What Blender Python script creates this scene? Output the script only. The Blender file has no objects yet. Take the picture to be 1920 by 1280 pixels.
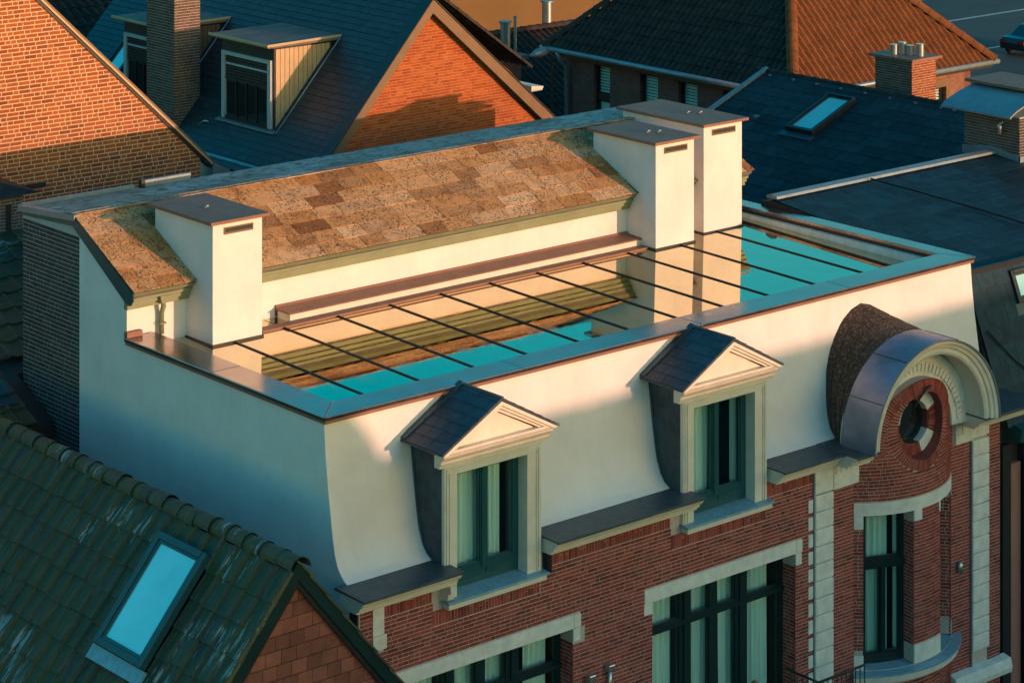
import bpy, bmesh, math, random
from mathutils import Vector, Matrix
random.seed(7)
SC = bpy.context.scene
COL = SC.collection
R_ = math.radians

# ------------------------------------------------------------------ camera
TH = math.atan2(4210., 4958.)
CAMP = Vector((-23.74, -32.32, 24.34))
cd = bpy.data.cameras.new('camera')
cd.sensor_width = 36.0
cd.lens = 36.0 * 4958. / 1920.
cd.shift_y = -1390. / 1920.
cd.clip_start = 0.5
cd.clip_end = 2000
cam = bpy.data.objects.new('camera', cd)
cam.location = CAMP
cam.rotation_euler = (R_(90), 0, -TH)
COL.objects.link(cam)
SC.camera = cam
CV = Vector((math.sin(TH), math.cos(TH), 0))
CR = Vector((math.cos(TH), -math.sin(TH), 0))

# ------------------------------------------------------------------ world, sun, exposure
SUN_AZ, SUN_EL = 17.5, 4.3
w = bpy.data.worlds.new('World')
SC.world = w
w.use_nodes = True
wn = w.node_tree.nodes
wl = w.node_tree.links
for n in list(wn):
    wn.remove(n)
wo = wn.new('ShaderNodeOutputWorld')
bg = wn.new('ShaderNodeBackground')
sky = wn.new('ShaderNodeTexSky')
sky.sky_type = 'NISHITA'
sky.sun_disc = False
sky.sun_elevation = R_(SUN_EL)
sky.sun_rotation = R_(180 - SUN_AZ)
sky.air_density = 1.0
sky.dust_density = 1.0
sky.ozone_density = 2.0
tint = wn.new('ShaderNodeMixRGB')
tint.blend_type = 'MULTIPLY'
tint.inputs[0].default_value = 1.0
tint.inputs[2].default_value = (1.12, 1.20, 0.94, 1)
hsv = wn.new('ShaderNodeHueSaturation')
hsv.inputs['Saturation'].default_value = 1.68
wl.new(sky.outputs[0], hsv.inputs['Color'])
wl.new(hsv.outputs[0], tint.inputs[1])
wl.new(tint.outputs[0], bg.inputs[0])
bg.inputs[1].default_value = 0.15
wl.new(bg.outputs[0], wo.inputs[0])

sd = bpy.data.lights.new('sun', 'SUN')
sd.energy = 2.0
sd.angle = R_(0.5)
sd.color = (0.70, 0.36, 0.25)
so = bpy.data.objects.new('sun', sd)
ce = math.cos(R_(SUN_EL))
SUND = Vector((math.sin(R_(SUN_AZ)) * ce, -math.cos(R_(SUN_AZ)) * ce, math.sin(R_(SUN_EL))))
so.rotation_euler = SUND.to_track_quat('Z', 'Y').to_euler()
so.location = (20, -40, 40)
COL.objects.link(so)

SC.view_settings.view_transform = 'Standard'
SC.view_settings.look = 'None'
SC.view_settings.gamma = 1.0
SC.view_settings.exposure = 1.5
SC.view_settings.use_curve_mapping = False

# ------------------------------------------------------------------ material helpers
MATS = {}


def nm(name):
    m = bpy.data.materials.new(name)
    m.use_nodes = True
    nt = m.node_tree
    b = nt.nodes['Principled BSDF']
    MATS[name] = m
    return m, nt, b


def N(nt, t, **kw):
    n = nt.nodes.new(t)
    for k, v in kw.items():
        setattr(n, k, v)
    return n


def L(nt, a, b):
    nt.links.new(a, b)


def wpos(nt, scale=(1, 1, 1), rot=(0, 0, 0)):
    g = N(nt, 'ShaderNodeNewGeometry')
    mp = N(nt, 'ShaderNodeMapping')
    mp.inputs['Scale'].default_value = scale
    mp.inputs['Rotation'].default_value = rot
    L(nt, g.outputs['Position'], mp.inputs['Vector'])
    return mp.outputs['Vector']


def noise(nt, vec, scale, detail=6, rough=.6, dist=0):
    n = N(nt, 'ShaderNodeTexNoise')
    n.inputs['Scale'].default_value = scale
    n.inputs['Detail'].default_value = detail
    n.inputs['Roughness'].default_value = rough
    n.inputs['Distortion'].default_value = dist
    L(nt, vec, n.inputs['Vector'])
    return n.outputs['Fac']


def ramp(nt, fac, stops, interp='LINEAR'):
    r = N(nt, 'ShaderNodeValToRGB')
    r.color_ramp.interpolation = interp
    e = r.color_ramp.elements
    while len(e) < len(stops):
        e.new(0.5)
    for i, (p, c) in enumerate(stops):
        e[i].position = p
        if isinstance(c, (int, float)):
            c = (c, c, c)
        e[i].color = (c[0], c[1], c[2], 1)
    L(nt, fac, r.inputs[0])
    return r.outputs[0]


def mix(nt, mode, fac, a, b):
    m = N(nt, 'ShaderNodeMixRGB', blend_type=mode)
    for i, v in enumerate((fac, a, b)):
        if isinstance(v, (int, float)):
            m.inputs[i].default_value = v if i == 0 else (v, v, v, 1)
        elif isinstance(v, tuple):
            m.inputs[i].default_value = (v[0], v[1], v[2], 1)
        else:
            L(nt, v, m.inputs[i])
    return m.outputs[0]


def rnd(nt):
    o = N(nt, 'ShaderNodeObjectInfo')
    g = N(nt, 'ShaderNodeNewGeometry')
    a = N(nt, 'ShaderNodeMath', operation='ADD')
    f = N(nt, 'ShaderNodeMath', operation='FRACT')
    L(nt, o.outputs['Random'], a.inputs[0])
    L(nt, g.outputs['Random Per Island'], a.inputs[1])
    L(nt, a.outputs[0], f.inputs[0])
    return f.outputs[0]


def bump(nt, b, h, strength=.3, dist=.02):
    n = N(nt, 'ShaderNodeBump')
    n.inputs['Strength'].default_value = strength
    n.inputs['Distance'].default_value = dist
    L(nt, h, n.inputs['Height'])
    L(nt, n.outputs[0], b.inputs['Normal'])


def sc(c, k):
    return tuple(min(1, x * k) for x in c)


def plain(name, col, rough=.6, metal=0., var=.12, scale=2.5, bst=.15, bsc=60, spec=.4, rv=0., rough_var=0.):
    m, nt, b = nm(name)
    v = wpos(nt)
    c = ramp(nt, noise(nt, v, scale), [(.3, sc(col, 1 - var)), (.7, sc(col, 1 + var))])
    if rv:
        c = mix(nt, 'MULTIPLY', 1, c, ramp(nt, rnd(nt), [(0, 1 - rv), (1, 1.0)]))
    L(nt, c, b.inputs['Base Color'])
    b.inputs['Roughness'].default_value = rough
    if rough_var:
        L(nt, ramp(nt, noise(nt, v, scale * 3), [(.3, max(0.02, rough - rough_var)), (.7, rough + rough_var)]), b.inputs['Roughness'])
    b.inputs['Metallic'].default_value = metal
    b.inputs['Specular IOR Level'].default_value = spec
    if bst:
        bump(nt, b, noise(nt, v, bsc, 4), bst, .01)
    return m


def brickmat(name, cols, rough=.85):
    m, nt, b = nm(name)
    v = wpos(nt)
    n = len(cols)
    c = ramp(nt, rnd(nt), [(i / (n - 1), cols[i]) for i in range(n)])
    c = mix(nt, 'MULTIPLY', .8, c, ramp(nt, noise(nt, v, 30, 5), [(.25, .6), (.75, 1.15)]))
    c = mix(nt, 'MULTIPLY', .6, c, ramp(nt, noise(nt, v, .9, 4), [(.3, .75), (.7, 1.1)]))
    L(nt, c, b.inputs['Base Color'])
    b.inputs['Roughness'].default_value = rough
    b.inputs['Specular IOR Level'].default_value = .25
    bump(nt, b, noise(nt, v, 70, 4), .4, .008)
    return m


def flatbrick(name, c1, c2, mo, sx=1.0, bw=.22, rh=.062, axis='XZ'):
    m, nt, b = nm(name)
    rot = (R_(90), 0, 0) if axis == 'XZ' else (R_(90), 0, R_(90))
    g = N(nt, 'ShaderNodeNewGeometry')
    s = N(nt, 'ShaderNodeSeparateXYZ')
    L(nt, g.outputs['Position'], s.inputs[0])
    cmb = N(nt, 'ShaderNodeCombineXYZ')
    L(nt, s.outputs['X' if axis == 'XZ' else 'Y'], cmb.inputs[0])
    L(nt, s.outputs['Z'], cmb.inputs[1])
    t = N(nt, 'ShaderNodeTexBrick')
    t.inputs['Scale'].default_value = 1
    t.inputs['Brick Width'].default_value = bw
    t.inputs['Row Height'].default_value = rh
    t.inputs['Mortar Size'].default_value = .008
    t.inputs['Color1'].default_value = (*c1, 1)
    t.inputs['Color2'].default_value = (*c2, 1)
    t.inputs['Mortar'].default_value = (*mo, 1)
    L(nt, cmb.outputs[0], t.inputs['Vector'])
    c = mix(nt, 'MULTIPLY', .8, t.outputs['Color'], ramp(nt, noise(nt, g.outputs['Position'], 2), [(.3, .7), (.7, 1.15)]))
    L(nt, c, b.inputs['Base Color'])
    b.inputs['Roughness'].default_value = .9
    bump(nt, b, t.outputs['Fac'], -.4, .01)
    return m


# --- white render
m, nt, b = nm('white_render')
v = wpos(nt)
c = ramp(nt, noise(nt, v, 1.3, 5), [(.3, (.75, .695, .665)), (.7, (.83, .775, .745))])
c = mix(nt, 'MULTIPLY', .3, c, ramp(nt, noise(nt, wpos(nt, (5, 5, .3)), 1.6, 6), [(.3, .90), (.55, 1.0)]))
c = mix(nt, 'MULTIPLY', .55, c, ramp(nt, noise(nt, v, .7, 7, .65), [(.38, .90), (.5, 1.0)]))
c = mix(nt, 'MULTIPLY', .5, c, ramp(nt, noise(nt, v, 14, 6, .75), [(.28, .86), (.40, 1.0)]))
L(nt, c, b.inputs['Base Color'])
b.inputs['Roughness'].default_value = .75
b.inputs['Specular IOR Level'].default_value = .3
bump(nt, b, noise(nt, v, 90, 5), .12, .006)

plain('cream_paint', (.70, .64, .54), .5, var=.08, bst=.08, scale=4)
plain('stone_white', (.72, .69, .63), .75, var=.14, scale=5, bst=.2, bsc=40)
plain('olive_paint', (.21, .24, .14), .45, var=.12, bst=.08)
plain('teal_paint', (.014, .075, .085), .32, var=.12, bst=.05)
plain('dark_teal_paint', (.006, .027, .029), .36, var=.15, bst=.05)
plain('dark_paint', (.02, .022, .025), .4, var=.15, bst=.05)
plain('brown_metal', (.25, .125, .088), .6, metal=.05, var=.12, scale=2, bst=.05, bsc=12, rough_var=.06)
plain('coping_metal', (.30, .25, .24), .18, metal=.9, var=.14, scale=1.6, bst=.06, bsc=6, rough_var=.06)
plain('lead_metal', (.055, .080, .098), .42, metal=.25, var=.2, scale=3, bst=.1, bsc=10, rough_var=.08)
plain('zinc', (.24, .29, .32), .45, metal=.4, var=.15, scale=4, bst=.08, bsc=12)
plain('zinc_bright', (.55, .56, .55), .28, metal=.8, var=.12, bst=.05)
plain('hood_metal', (.22, .25, .32), .38, metal=.55, var=.25, scale=2.2, bst=.08, bsc=8, rough_var=.08)
plain('grey_frame', (.42, .44, .45), .5, var=.1)
plain('black_clad', (.025, .024, .024), .55, var=.2, bst=.1)
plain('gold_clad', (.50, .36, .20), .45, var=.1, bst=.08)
plain('bitumen', (.16, .15, .14), .85, var=.25, scale=3, bst=.3, bsc=40)
plain('mortar_light', (.52, .43, .38), .95, var=.15, scale=20)
plain('mortar_grey', (.46, .44, .42), .95, var=.15, scale=20)
plain('mortar_orange', (.45, .20, .09), .95, var=.15, scale=20)
plain('mortar_buff', (.62, .45, .29), .95, var=.15, scale=20)
plain('dark_interior', (.035, .05, .048), .9, bst=0)
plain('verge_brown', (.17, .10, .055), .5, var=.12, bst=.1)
plain('pink_paint', (.36, .17, .13), .6, var=.1)
plain('ochre_render', (.165, .095, .034), .9, var=.08, scale=.4, bst=.15, bsc=8)
plain('cable_black', (.006, .007, .008), .6, bst=0)
plain('blind_slat', (.75, .75, .72), .5, var=.1)
plain('red_shingle', (.30, .10, .07), .75, var=.2, scale=6, rv=.45, bst=.2)
plain('slate_blue', (.045, .072, .092), .55, var=.3, scale=7, rv=.35, bst=.25, bsc=35)
plain('slate_dark', (.028, .045, .056), .72, var=.35, scale=5, rv=.45, bst=.25, bsc=30, spec=.22)
plain('shingle_teal', (.035, .046, .055), .42, var=.2, scale=6, rv=.3, bst=.15)
plain('slate_night', (.009, .043, .064), .62, var=.4, scale=4, rv=.5, bst=.25, bsc=30, spec=.25)
plain('wood_post', (.30, .16, .07), .5)
plain('sill_paint', (.20, .36, .43), .35, var=.2, scale=8, bst=.1)

brickmat('brick_red', [(.28, .050, .040), (.37, .068, .052), (.45, .098, .074), (.32, .076, .062), (.19, .040, .036)])
brickmat('brick_dark', [(.075, .058, .058), (.105, .080, .078), (.062, .050, .052), (.125, .092, .085), (.085, .068, .068)])
brickmat('brick_orange', [(.36, .082, .022), (.42, .10, .028), (.48, .13, .04), (.30, .062, .018), (.40, .09, .025)])
brickmat('brick_tan', [(.29, .078, .026), (.36, .10, .032), (.42, .125, .042), (.21, .06, .028)])
brickmat('brick_brown', [(.12, .075, .06), (.16, .10, .08), (.20, .125, .09), (.10, .065, .055)])
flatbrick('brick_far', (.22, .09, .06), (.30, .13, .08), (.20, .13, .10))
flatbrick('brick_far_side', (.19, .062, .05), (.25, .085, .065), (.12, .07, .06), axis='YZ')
flatbrick('brick_street', (.17, .06, .05), (.21, .08, .06), (.35, .3, .27))

# --- lichen slabs on the rear roof
m, nt, b = nm('lichen_slab')
v = wpos(nt)
r = rnd(nt)
c = ramp(nt, r, [(0, (.27, .11, .035)), (.22, (.62, .35, .16)), (.45, (.48, .22, .07)), (.75, (.74, .47, .26)), (1, (.25, .10, .035))])
spot = ramp(nt, noise(nt, v, 3.2, 9, .72), [(.50, 0.0), (.66, .8)])
c = mix(nt, 'MIX', spot, c, mix(nt, 'MULTIPLY', 1, c, (.55, .45, .36)))
fine = ramp(nt, noise(nt, v, 24, 6, .8), [(.51, 0.0), (.57, 1.0)])
big = ramp(nt, noise(nt, v, 2.6, 6, .65), [(.34, 0.15), (.54, 1.0)])
c = mix(nt, 'MIX', mix(nt, 'MULTIPLY', 1, fine, big), c, (.045, .03, .02))
pale = ramp(nt, noise(nt, v, 17, 5, .6), [(.60, 0.0), (.72, .4)])
c = mix(nt, 'MIX', pale, c, (.66, .50, .34))
L(nt, c, b.inputs['Base Color'])
b.inputs['Roughness'].default_value = .9
b.inputs['Specular IOR Level'].default_value = .2
bump(nt, b, noise(nt, v, 26, 8, .7), .5, .015)

m, nt, b = nm('grey_slab')
v = wpos(nt)
c = ramp(nt, rnd(nt), [(0, (.34, .31, .28)), (.35, (.46, .42, .38)), (.6, (.30, .21, .15)), (.8, (.50, .46, .42)), (1, (.38, .27, .19))])
spot = ramp(nt, noise(nt, v, 5, 8, .7), [(.50, 0.0), (.60, .9)])
c = mix(nt, 'MIX', spot, c, (.10, .085, .07))
c = mix(nt, 'MIX', ramp(nt, noise(nt, v, 38, 4, .7), [(.57, 0.0), (.64, .8)]), c, (.06, .05, .04))
L(nt, c, b.inputs['Base Color'])
b.inputs['Roughness'].default_value = .8
bump(nt, b, noise(nt, v, 26, 6, .7), .4, .012)

# --- dark lichen tile on the arched roof
m, nt, b = nm('arch_tile')
v = wpos(nt)
c = ramp(nt, noise(nt, v, 4, 5), [(.3, (.022, .018, .015)), (.7, (.06, .043, .032))])
c = mix(nt, 'MIX', ramp(nt, noise(nt, v, 22, 8, .75), [(.52, 0.), (.62, .85)]), c, (.27, .16, .085))
c = mix(nt, 'MIX', ramp(nt, noise(nt, v, 12, 6, .7), [(.64, 0.), (.72, .6)]), c, (.30, .28, .24))
L(nt, c, b.inputs['Base Color'])
b.inputs['Roughness'].default_value = .9
bump(nt, b, noise(nt, v, 24, 8, .7), .6, .02)

# --- mossy concrete tiles
m, nt, b = nm('mossy_tile')
v = wpos(nt, (.9, 8, .9))
v2 = wpos(nt)
c = ramp(nt, rnd(nt), [(0, (.022, .026, .024)), (.35, (.058, .056, .040)), (.7, (.034, .044, .040)), (1, (.075, .066, .046))])
c = mix(nt, 'MIX', ramp(nt, noise(nt, v, 1.3, 6, .65), [(.36, 0.), (.60, .85)]), c, (.072, .078, .016))
c = mix(nt, 'MIX', ramp(nt, noise(nt, v, 2.3, 6, .65), [(.55, 0.), (.75, .6)]), c, (.16, .19, .18))
c = mix(nt, 'MIX', ramp(nt, mix(nt, 'MULTIPLY', 1, noise(nt, v, 1.7, 7, .75), ramp(nt, noise(nt, v2, .55, 2), [(.38, .55), (.62, 1.25)])), [(.66, 0.), (.72, .85)]), c, (.36, .42, .42))
c = mix(nt, 'MULTIPLY', .7, c, ramp(nt, noise(nt, v2, 25, 5), [(.3, .55), (.7, 1.15)]))
L(nt, c, b.inputs['Base Color'])
b.inputs['Roughness'].default_value = .62
bump(nt, b, noise(nt, v2, 30, 6, .7), .5, .015)

# --- pantiles
for nme, cs in (('pantile_dark', ((.030, .023, .020), (.065, .050, .042))), ('pantile_sunlit', ((.16, .055, .018), (.25, .09, .03)))):  # hip roof house uses both as shaded and sunlit tones of its tile
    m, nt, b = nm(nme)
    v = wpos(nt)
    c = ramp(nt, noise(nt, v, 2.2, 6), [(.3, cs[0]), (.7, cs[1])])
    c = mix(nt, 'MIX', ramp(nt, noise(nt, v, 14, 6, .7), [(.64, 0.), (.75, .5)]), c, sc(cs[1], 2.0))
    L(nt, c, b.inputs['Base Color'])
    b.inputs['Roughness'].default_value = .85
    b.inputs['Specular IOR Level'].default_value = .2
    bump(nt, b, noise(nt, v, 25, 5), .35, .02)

# --- mirror solar glass of the flat roof light
m, nt, b = nm('solar_glass')
b.inputs['Base Color'].default_value = (.66, .62, .46, 1)
b.inputs['Metallic'].default_value = 1
b.inputs['Roughness'].default_value = .012
v = wpos(nt)
bump(nt, b, noise(nt, v, .9, 2), .012, .05)
L(nt, ramp(nt, noise(nt, v, 3.0, 7, .7), [(.42, .010), (.75, .10)]), b.inputs['Roughness'])
L(nt, ramp(nt, noise(nt, v, 2.2, 8, .7), [(.35, (.56, .50, .31)), (.62, (.62, .55, .36)), (.80, (.45, .39, .27))]), b.inputs['Base Color'])

# --- clear window glass
m, nt, b = nm('window_glass')
nt.nodes.remove(b)
out = nt.nodes['Material Output']
tr = N(nt, 'ShaderNodeBsdfTransparent')
tr.inputs[0].default_value = (.80, .98, .94, 1)
gl = N(nt, 'ShaderNodeBsdfGlossy')
gl.inputs['Roughness'].default_value = .02
lw = N(nt, 'ShaderNodeLayerWeight')
lw.inputs[0].default_value = .5
pw = N(nt, 'ShaderNodeMath', operation='POWER')
pw.inputs[1].default_value = 3.0
L(nt, lw.outputs['Facing'], pw.inputs[0])
fr = N(nt, 'ShaderNodeMath', operation='MULTIPLY_ADD')
fr.inputs[1].default_value = .85
fr.inputs[2].default_value = .07
L(nt, pw.outputs[0], fr.inputs[0])
mx = N(nt, 'ShaderNodeMixShader')
L(nt, fr.outputs[0], mx.inputs[0])
L(nt, tr.outputs[0], mx.inputs[1])
L(nt, gl.outputs[0], mx.inputs[2])
L(nt, mx.outputs[0], out.inputs[0])

m, nt, b = nm('skylight_glass')
v = wpos(nt)
L(nt, ramp(nt, noise(nt, v, .9, 3), [(.3, (.46, .62, .56)), (.7, (.62, .78, .70))]), b.inputs['Base Color'])
b.inputs['Metallic'].default_value = .55
L(nt, ramp(nt, noise(nt, v, 5, 7, .7), [(.4, .05), (.75, .22)]), b.inputs['Roughness'])
m, nt, b = nm('dark_glass')
b.inputs['Base Color'].default_value = (.02, .022, .022, 1)
b.inputs['Roughness'].default_value = .04
b.inputs['Specular IOR Level'].default_value = .8

m, nt, b = nm('curtain_cloth')
c = ramp(nt, noise(nt, wpos(nt, (10, 10, .4)), 2, 3), [(.3, (.66, .74, .69)), (.7, (.82, .88, .82))])
L(nt, c, b.inputs['Base Color'])
b.inputs['Roughness'].default_value = .9

# --- ground
m, nt, b = nm('ground_mix')
v = wpos(nt)
c = ramp(nt, noise(nt, v, .08, 5), [(.35, (.05, .055, .055)), (.65, (.085, .085, .08))])
c = mix(nt, 'MULTIPLY', .5, c, ramp(nt, noise(nt, v, 6, 5), [(.3, .75), (.7, 1.1)]))
L(nt, c, b.inputs['Base Color'])
b.inputs['Roughness'].default_value = .85
m, nt, b = nm('asphalt')
v = wpos(nt)
c = ramp(nt, noise(nt, v, .35, 6), [(.35, (.036, .04, .042)), (.65, (.062, .066, .068))])
L(nt, c, b.inputs['Base Color'])
b.inputs['Roughness'].default_value = .75
plain('road_paint', (.5, .5, .48), .7, var=.25, scale=3, bst=0)
plain('pavement', (.16, .16, .15), .85, var=.2, scale=3)
plain('car_paint', (.02, .022, .026), .18, var=.1, bst=0, spec=.6)
plain('tyre', (.015, .015, .015), .8, bst=0)
plain('alloy', (.5, .5, .5), .3, metal=.8, bst=0)
plain('tail_light', (.3, .02, .015), .2, bst=0)

# ------------------------------------------------------------------ geometry helpers
ORG = {}


def setp(o, label=None, cat=None, group=None, kind=None):
    if label:
        o['label'] = label
    if cat:
        o['category'] = cat
    if group:
        o['group'] = group
    if kind:
        o['kind'] = kind
    return o


def thing(name, loc, label, cat, group=None):
    o = bpy.data.objects.new(name, None)
    o.empty_display_size = .3
    o.location = loc
    COL.objects.link(o)
    ORG[o.name] = Vector(loc)
    return setp(o, label, cat, group)


def origin(parent):
    return ORG[parent.name] if parent is not None else Vector((0, 0, 0))


class MB:
    def __init__(s, tf=None):
        s.v = []
        s.f = []
        s.tf = tf

    def add(s, vs, fs):
        k = len(s.v)
        for p in vs:
            s.v.append(tuple(s.tf(*p)) if s.tf else tuple(p))
        for f in fs:
            s.f.append(tuple(i + k for i in f))

    def box(s, x0, x1, y0, y1, z0, z1):
        s.add([(x0, y0, z0), (x1, y0, z0), (x1, y1, z0), (x0, y1, z0), (x0, y0, z1), (x1, y0, z1), (x1, y1, z1), (x0, y1, z1)],
              [(0, 3, 2, 1), (4, 5, 6, 7), (0, 1, 5, 4), (1, 2, 6, 5), (2, 3, 7, 6), (3, 0, 4, 7)])
        return s

    def extr(s, prof, a0, a1, axis='x'):
        n = len(prof)
        mk = {'x': lambda a, p: (a, p[0], p[1]), 'y': lambda a, p: (p[0], a, p[1]), 'z': lambda a, p: (p[0], p[1], a)}[axis]
        vs = [mk(a0, p) for p in prof] + [mk(a1, p) for p in prof]
        fs = [(i, (i + 1) % n, n + (i + 1) % n, n + i) for i in range(n)]
        fs += [tuple(range(n))[::-1], tuple(range(n, 2 * n))]
        s.add(vs, fs)
        return s

    def sweep(s, rings, close_ring=True, caps=True):
        n = len(rings[0])
        vs = [p for r in rings for p in r]
        fs = []
        for k in range(len(rings) - 1):
            for i in range(n if close_ring else n - 1):
                j = (i + 1) % n
                fs.append((k * n + i, k * n + j, (k + 1) * n + j, (k + 1) * n + i))
        if caps and close_ring:
            fs.append(tuple(range(n))[::-1])
            fs.append(tuple(range((len(rings) - 1) * n, len(rings) * n)))
        s.add(vs, fs)
        return s

    def arc(s, prof, xc, zc, a0, a1, n):
        """profile of (r, y) swept round a horizontal axis along y, angle from +x"""
        rings = []
        for k in range(n + 1):
            a = R_(a0 + (a1 - a0) * k / n)
            rings.append([(xc + r * math.cos(a), y, zc + r * math.sin(a)) for r, y in prof])
        return s.sweep(rings)

    def bow(s, prof, xc, yc, a0, a1, n):
        """profile of (r, z) swept round a vertical axis, angle from -y towards +x"""
        rings = []
        for k in range(n + 1):
            a = R_(a0 + (a1 - a0) * k / n)
            rings.append([(xc + r * math.sin(a), yc - r * math.cos(a), z) for r, z in prof])
        return s.sweep(rings)

    def tube(s, pts, r, n=10):
        pts = [Vector(p) for p in pts]
        rings = []
        for i, p in enumerate(pts):
            d = (pts[min(i + 1, len(pts) - 1)] - pts[max(i - 1, 0)]).normalized()
            up = Vector((0, 0, 1)) if abs(d.z) < .9 else Vector((1, 0, 0))
            a = d.cross(up).normalized()
            b_ = d.cross(a).normalized()
            rr = r[i] if isinstance(r, (list, tuple)) else r
            rings.append([tuple(p + a * rr * math.cos(2 * math.pi * k / n) + b_ * rr * math.sin(2 * math.pi * k / n)) for k in range(n)])
        return s.sweep(rings)

    def build(s, name, mat, parent=None, smooth=False, bevel=0, base=None, fix=True, angle=None):
        og = origin(parent) if base is None else Vector(base)
        me = bpy.data.meshes.new(name)
        me.from_pydata([(a - og.x, b_ - og.y, c_ - og.z) for a, b_, c_ in s.v], [], s.f)
        if fix:
            bm = bmesh.new()
            bm.from_mesh(me)
            bmesh.ops.recalc_face_normals(bm, faces=bm.faces)
            bm.to_mesh(me)
            bm.free()
        me.materials.append(MATS[mat])
        o = bpy.data.objects.new(name, me)
        COL.objects.link(o)
        if parent is not None:
            o.parent = parent
            ORG[o.name] = origin(parent)
        else:
            o.location = og
            ORG[o.name] = og
        if smooth or angle:
            for p in me.polygons:
                p.use_smooth = True
            if angle:
                me.set_sharp_from_angle(angle=R_(angle))
        if bevel:
            md = o.modifiers.new('bevel', 'BEVEL')
            md.width = bevel
            md.segments = 2
            md.limit_method = 'ANGLE'
            md.angle_limit = R_(40)
        return o


UNIT = {}


def unit_mesh(kind, mat):
    key = (kind, mat)
    if key in UNIT:
        return UNIT[key]
    me = bpy.data.meshes.new(kind)
    if kind == 'block':
        b_ = MB().box(-.5, .5, -.5, .5, -.5, .5)
        me.from_pydata(b_.v, [], b_.f)
    elif kind == 'rolled_tile':
        # x across, y up the slope, z out; a flat pan with a roll on one side
        prof = [(-.5, .15), (-.46, .7), (-.36, 1.0), (-.26, .7), (-.18, .2), (.1, 0.0), (.38, .12), (.5, .35)]
        n = len(prof)
        vs = [(x, -.5, z) for x, z in prof] + [(x, .5, z) for x, z in prof] + [(x, -.5, z - .7) for x, z in prof]
        fs = [(i, i + 1, n + i + 1, n + i) for i in range(n - 1)] + [(2 * n + i, 2 * n + i + 1, i + 1, i) for i in range(n - 1)]
        fs += [(0, n, 2 * n), (n - 1, 3 * n - 1, 2 * n - 1)]
        me.from_pydata(vs, [], fs)
    elif kind == 'ridge_cap':
        # y along the ridge, half round, flared at one end
        vs, fs, n = [], [], 8
        for k, (y, r) in enumerate(((-.5, .50), (-.40, .50), (-.39, .47), (.5, .44))):
            for i in range(n + 1):
                a = math.pi * i / n
                vs.append((r * math.cos(a), y, r * math.sin(a)))
        for k in range(3):
            for i in range(n):
                q = k * (n + 1) + i
                fs.append((q, q + 1, q + n + 2, q + n + 1))
        me.from_pydata(vs, [], fs)
    me.materials.append(MATS[mat])
    UNIT[key] = me
    return me


def piece(name, kind, mat, parent, c, size, ex=Vector((1, 0, 0)), ey=Vector((0, 1, 0)), ez=Vector((0, 0, 1))):
    o = bpy.data.objects.new(name, unit_mesh(kind, mat))
    COL.objects.link(o)
    o.parent = parent
    og = origin(parent)
    M = Matrix(((ex.x * size[0], ey.x * size[1], ez.x * size[2], c[0] - og.x),
                (ex.y * size[0], ey.y * size[1], ez.y * size[2], c[1] - og.y),
                (ex.z * size[0], ey.z * size[1], ez.z * size[2], c[2] - og.z), (0, 0, 0, 1)))
    o.matrix_basis = M
    return o


def to_px(p):
    d = Vector(p) - CAMP
    dep = d.dot(CV)
    return 960 + 4958 * d.dot(CR) / dep, -750 - 4958 * d.z / dep, dep


def rects_minus(x0, x1, z0, z1, holes):
    xs = sorted({x0, x1} | {min(max(h[0], x0), x1) for h in holes} | {min(max(h[1], x0), x1) for h in holes})
    zs = sorted({z0, z1} | {min(max(h[2], z0), z1) for h in holes} | {min(max(h[3], z0), z1) for h in holes})
    out = []
    for i in range(len(xs) - 1):
        for j in range(len(zs) - 1):
            cx, cz = (xs[i] + xs[i + 1]) / 2, (zs[j] + zs[j + 1]) / 2
            if not any(h[0] < cx < h[1] and h[2] < cz < h[3] for h in holes):
                out.append((xs[i], xs[i + 1], zs[j], zs[j + 1]))
    return out


def spans_minus(a, b, cuts):
    sp = [(a, b)]
    for c0, c1 in cuts:
        nx = []
        for s0, s1 in sp:
            if c1 <= s0 or c0 >= s1:
                nx.append((s0, s1))
            else:
                if c0 > s0:
                    nx.append((s0, c0))
                if c1 < s1:
                    nx.append((c1, s1))
        sp = nx
    return [s for s in sp if s[1] - s[0] > .02]


def courses(z0, z1, span, h=.062, j=.012, st=.215, hd=.103):
    out = []
    k = 0
    z = z0
    while z < z1 - .02:
        zt = min(z + h, z1)
        for a, b in span((z + zt) / 2):
            s = a
            k2 = random.random()
            first = True
            while s < b - .015:
                l = st if (random.random() < .55) else hd
                if first:
                    l *= .35 + .65 * k2
                    first = False
                e = min(s + l, b)
                if b - e < .05:
                    e = b
                out.append((s, e - (j if e < b else 0), z, zt - j))
                s = e
        z += h
        k += 1
    return out


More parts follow.
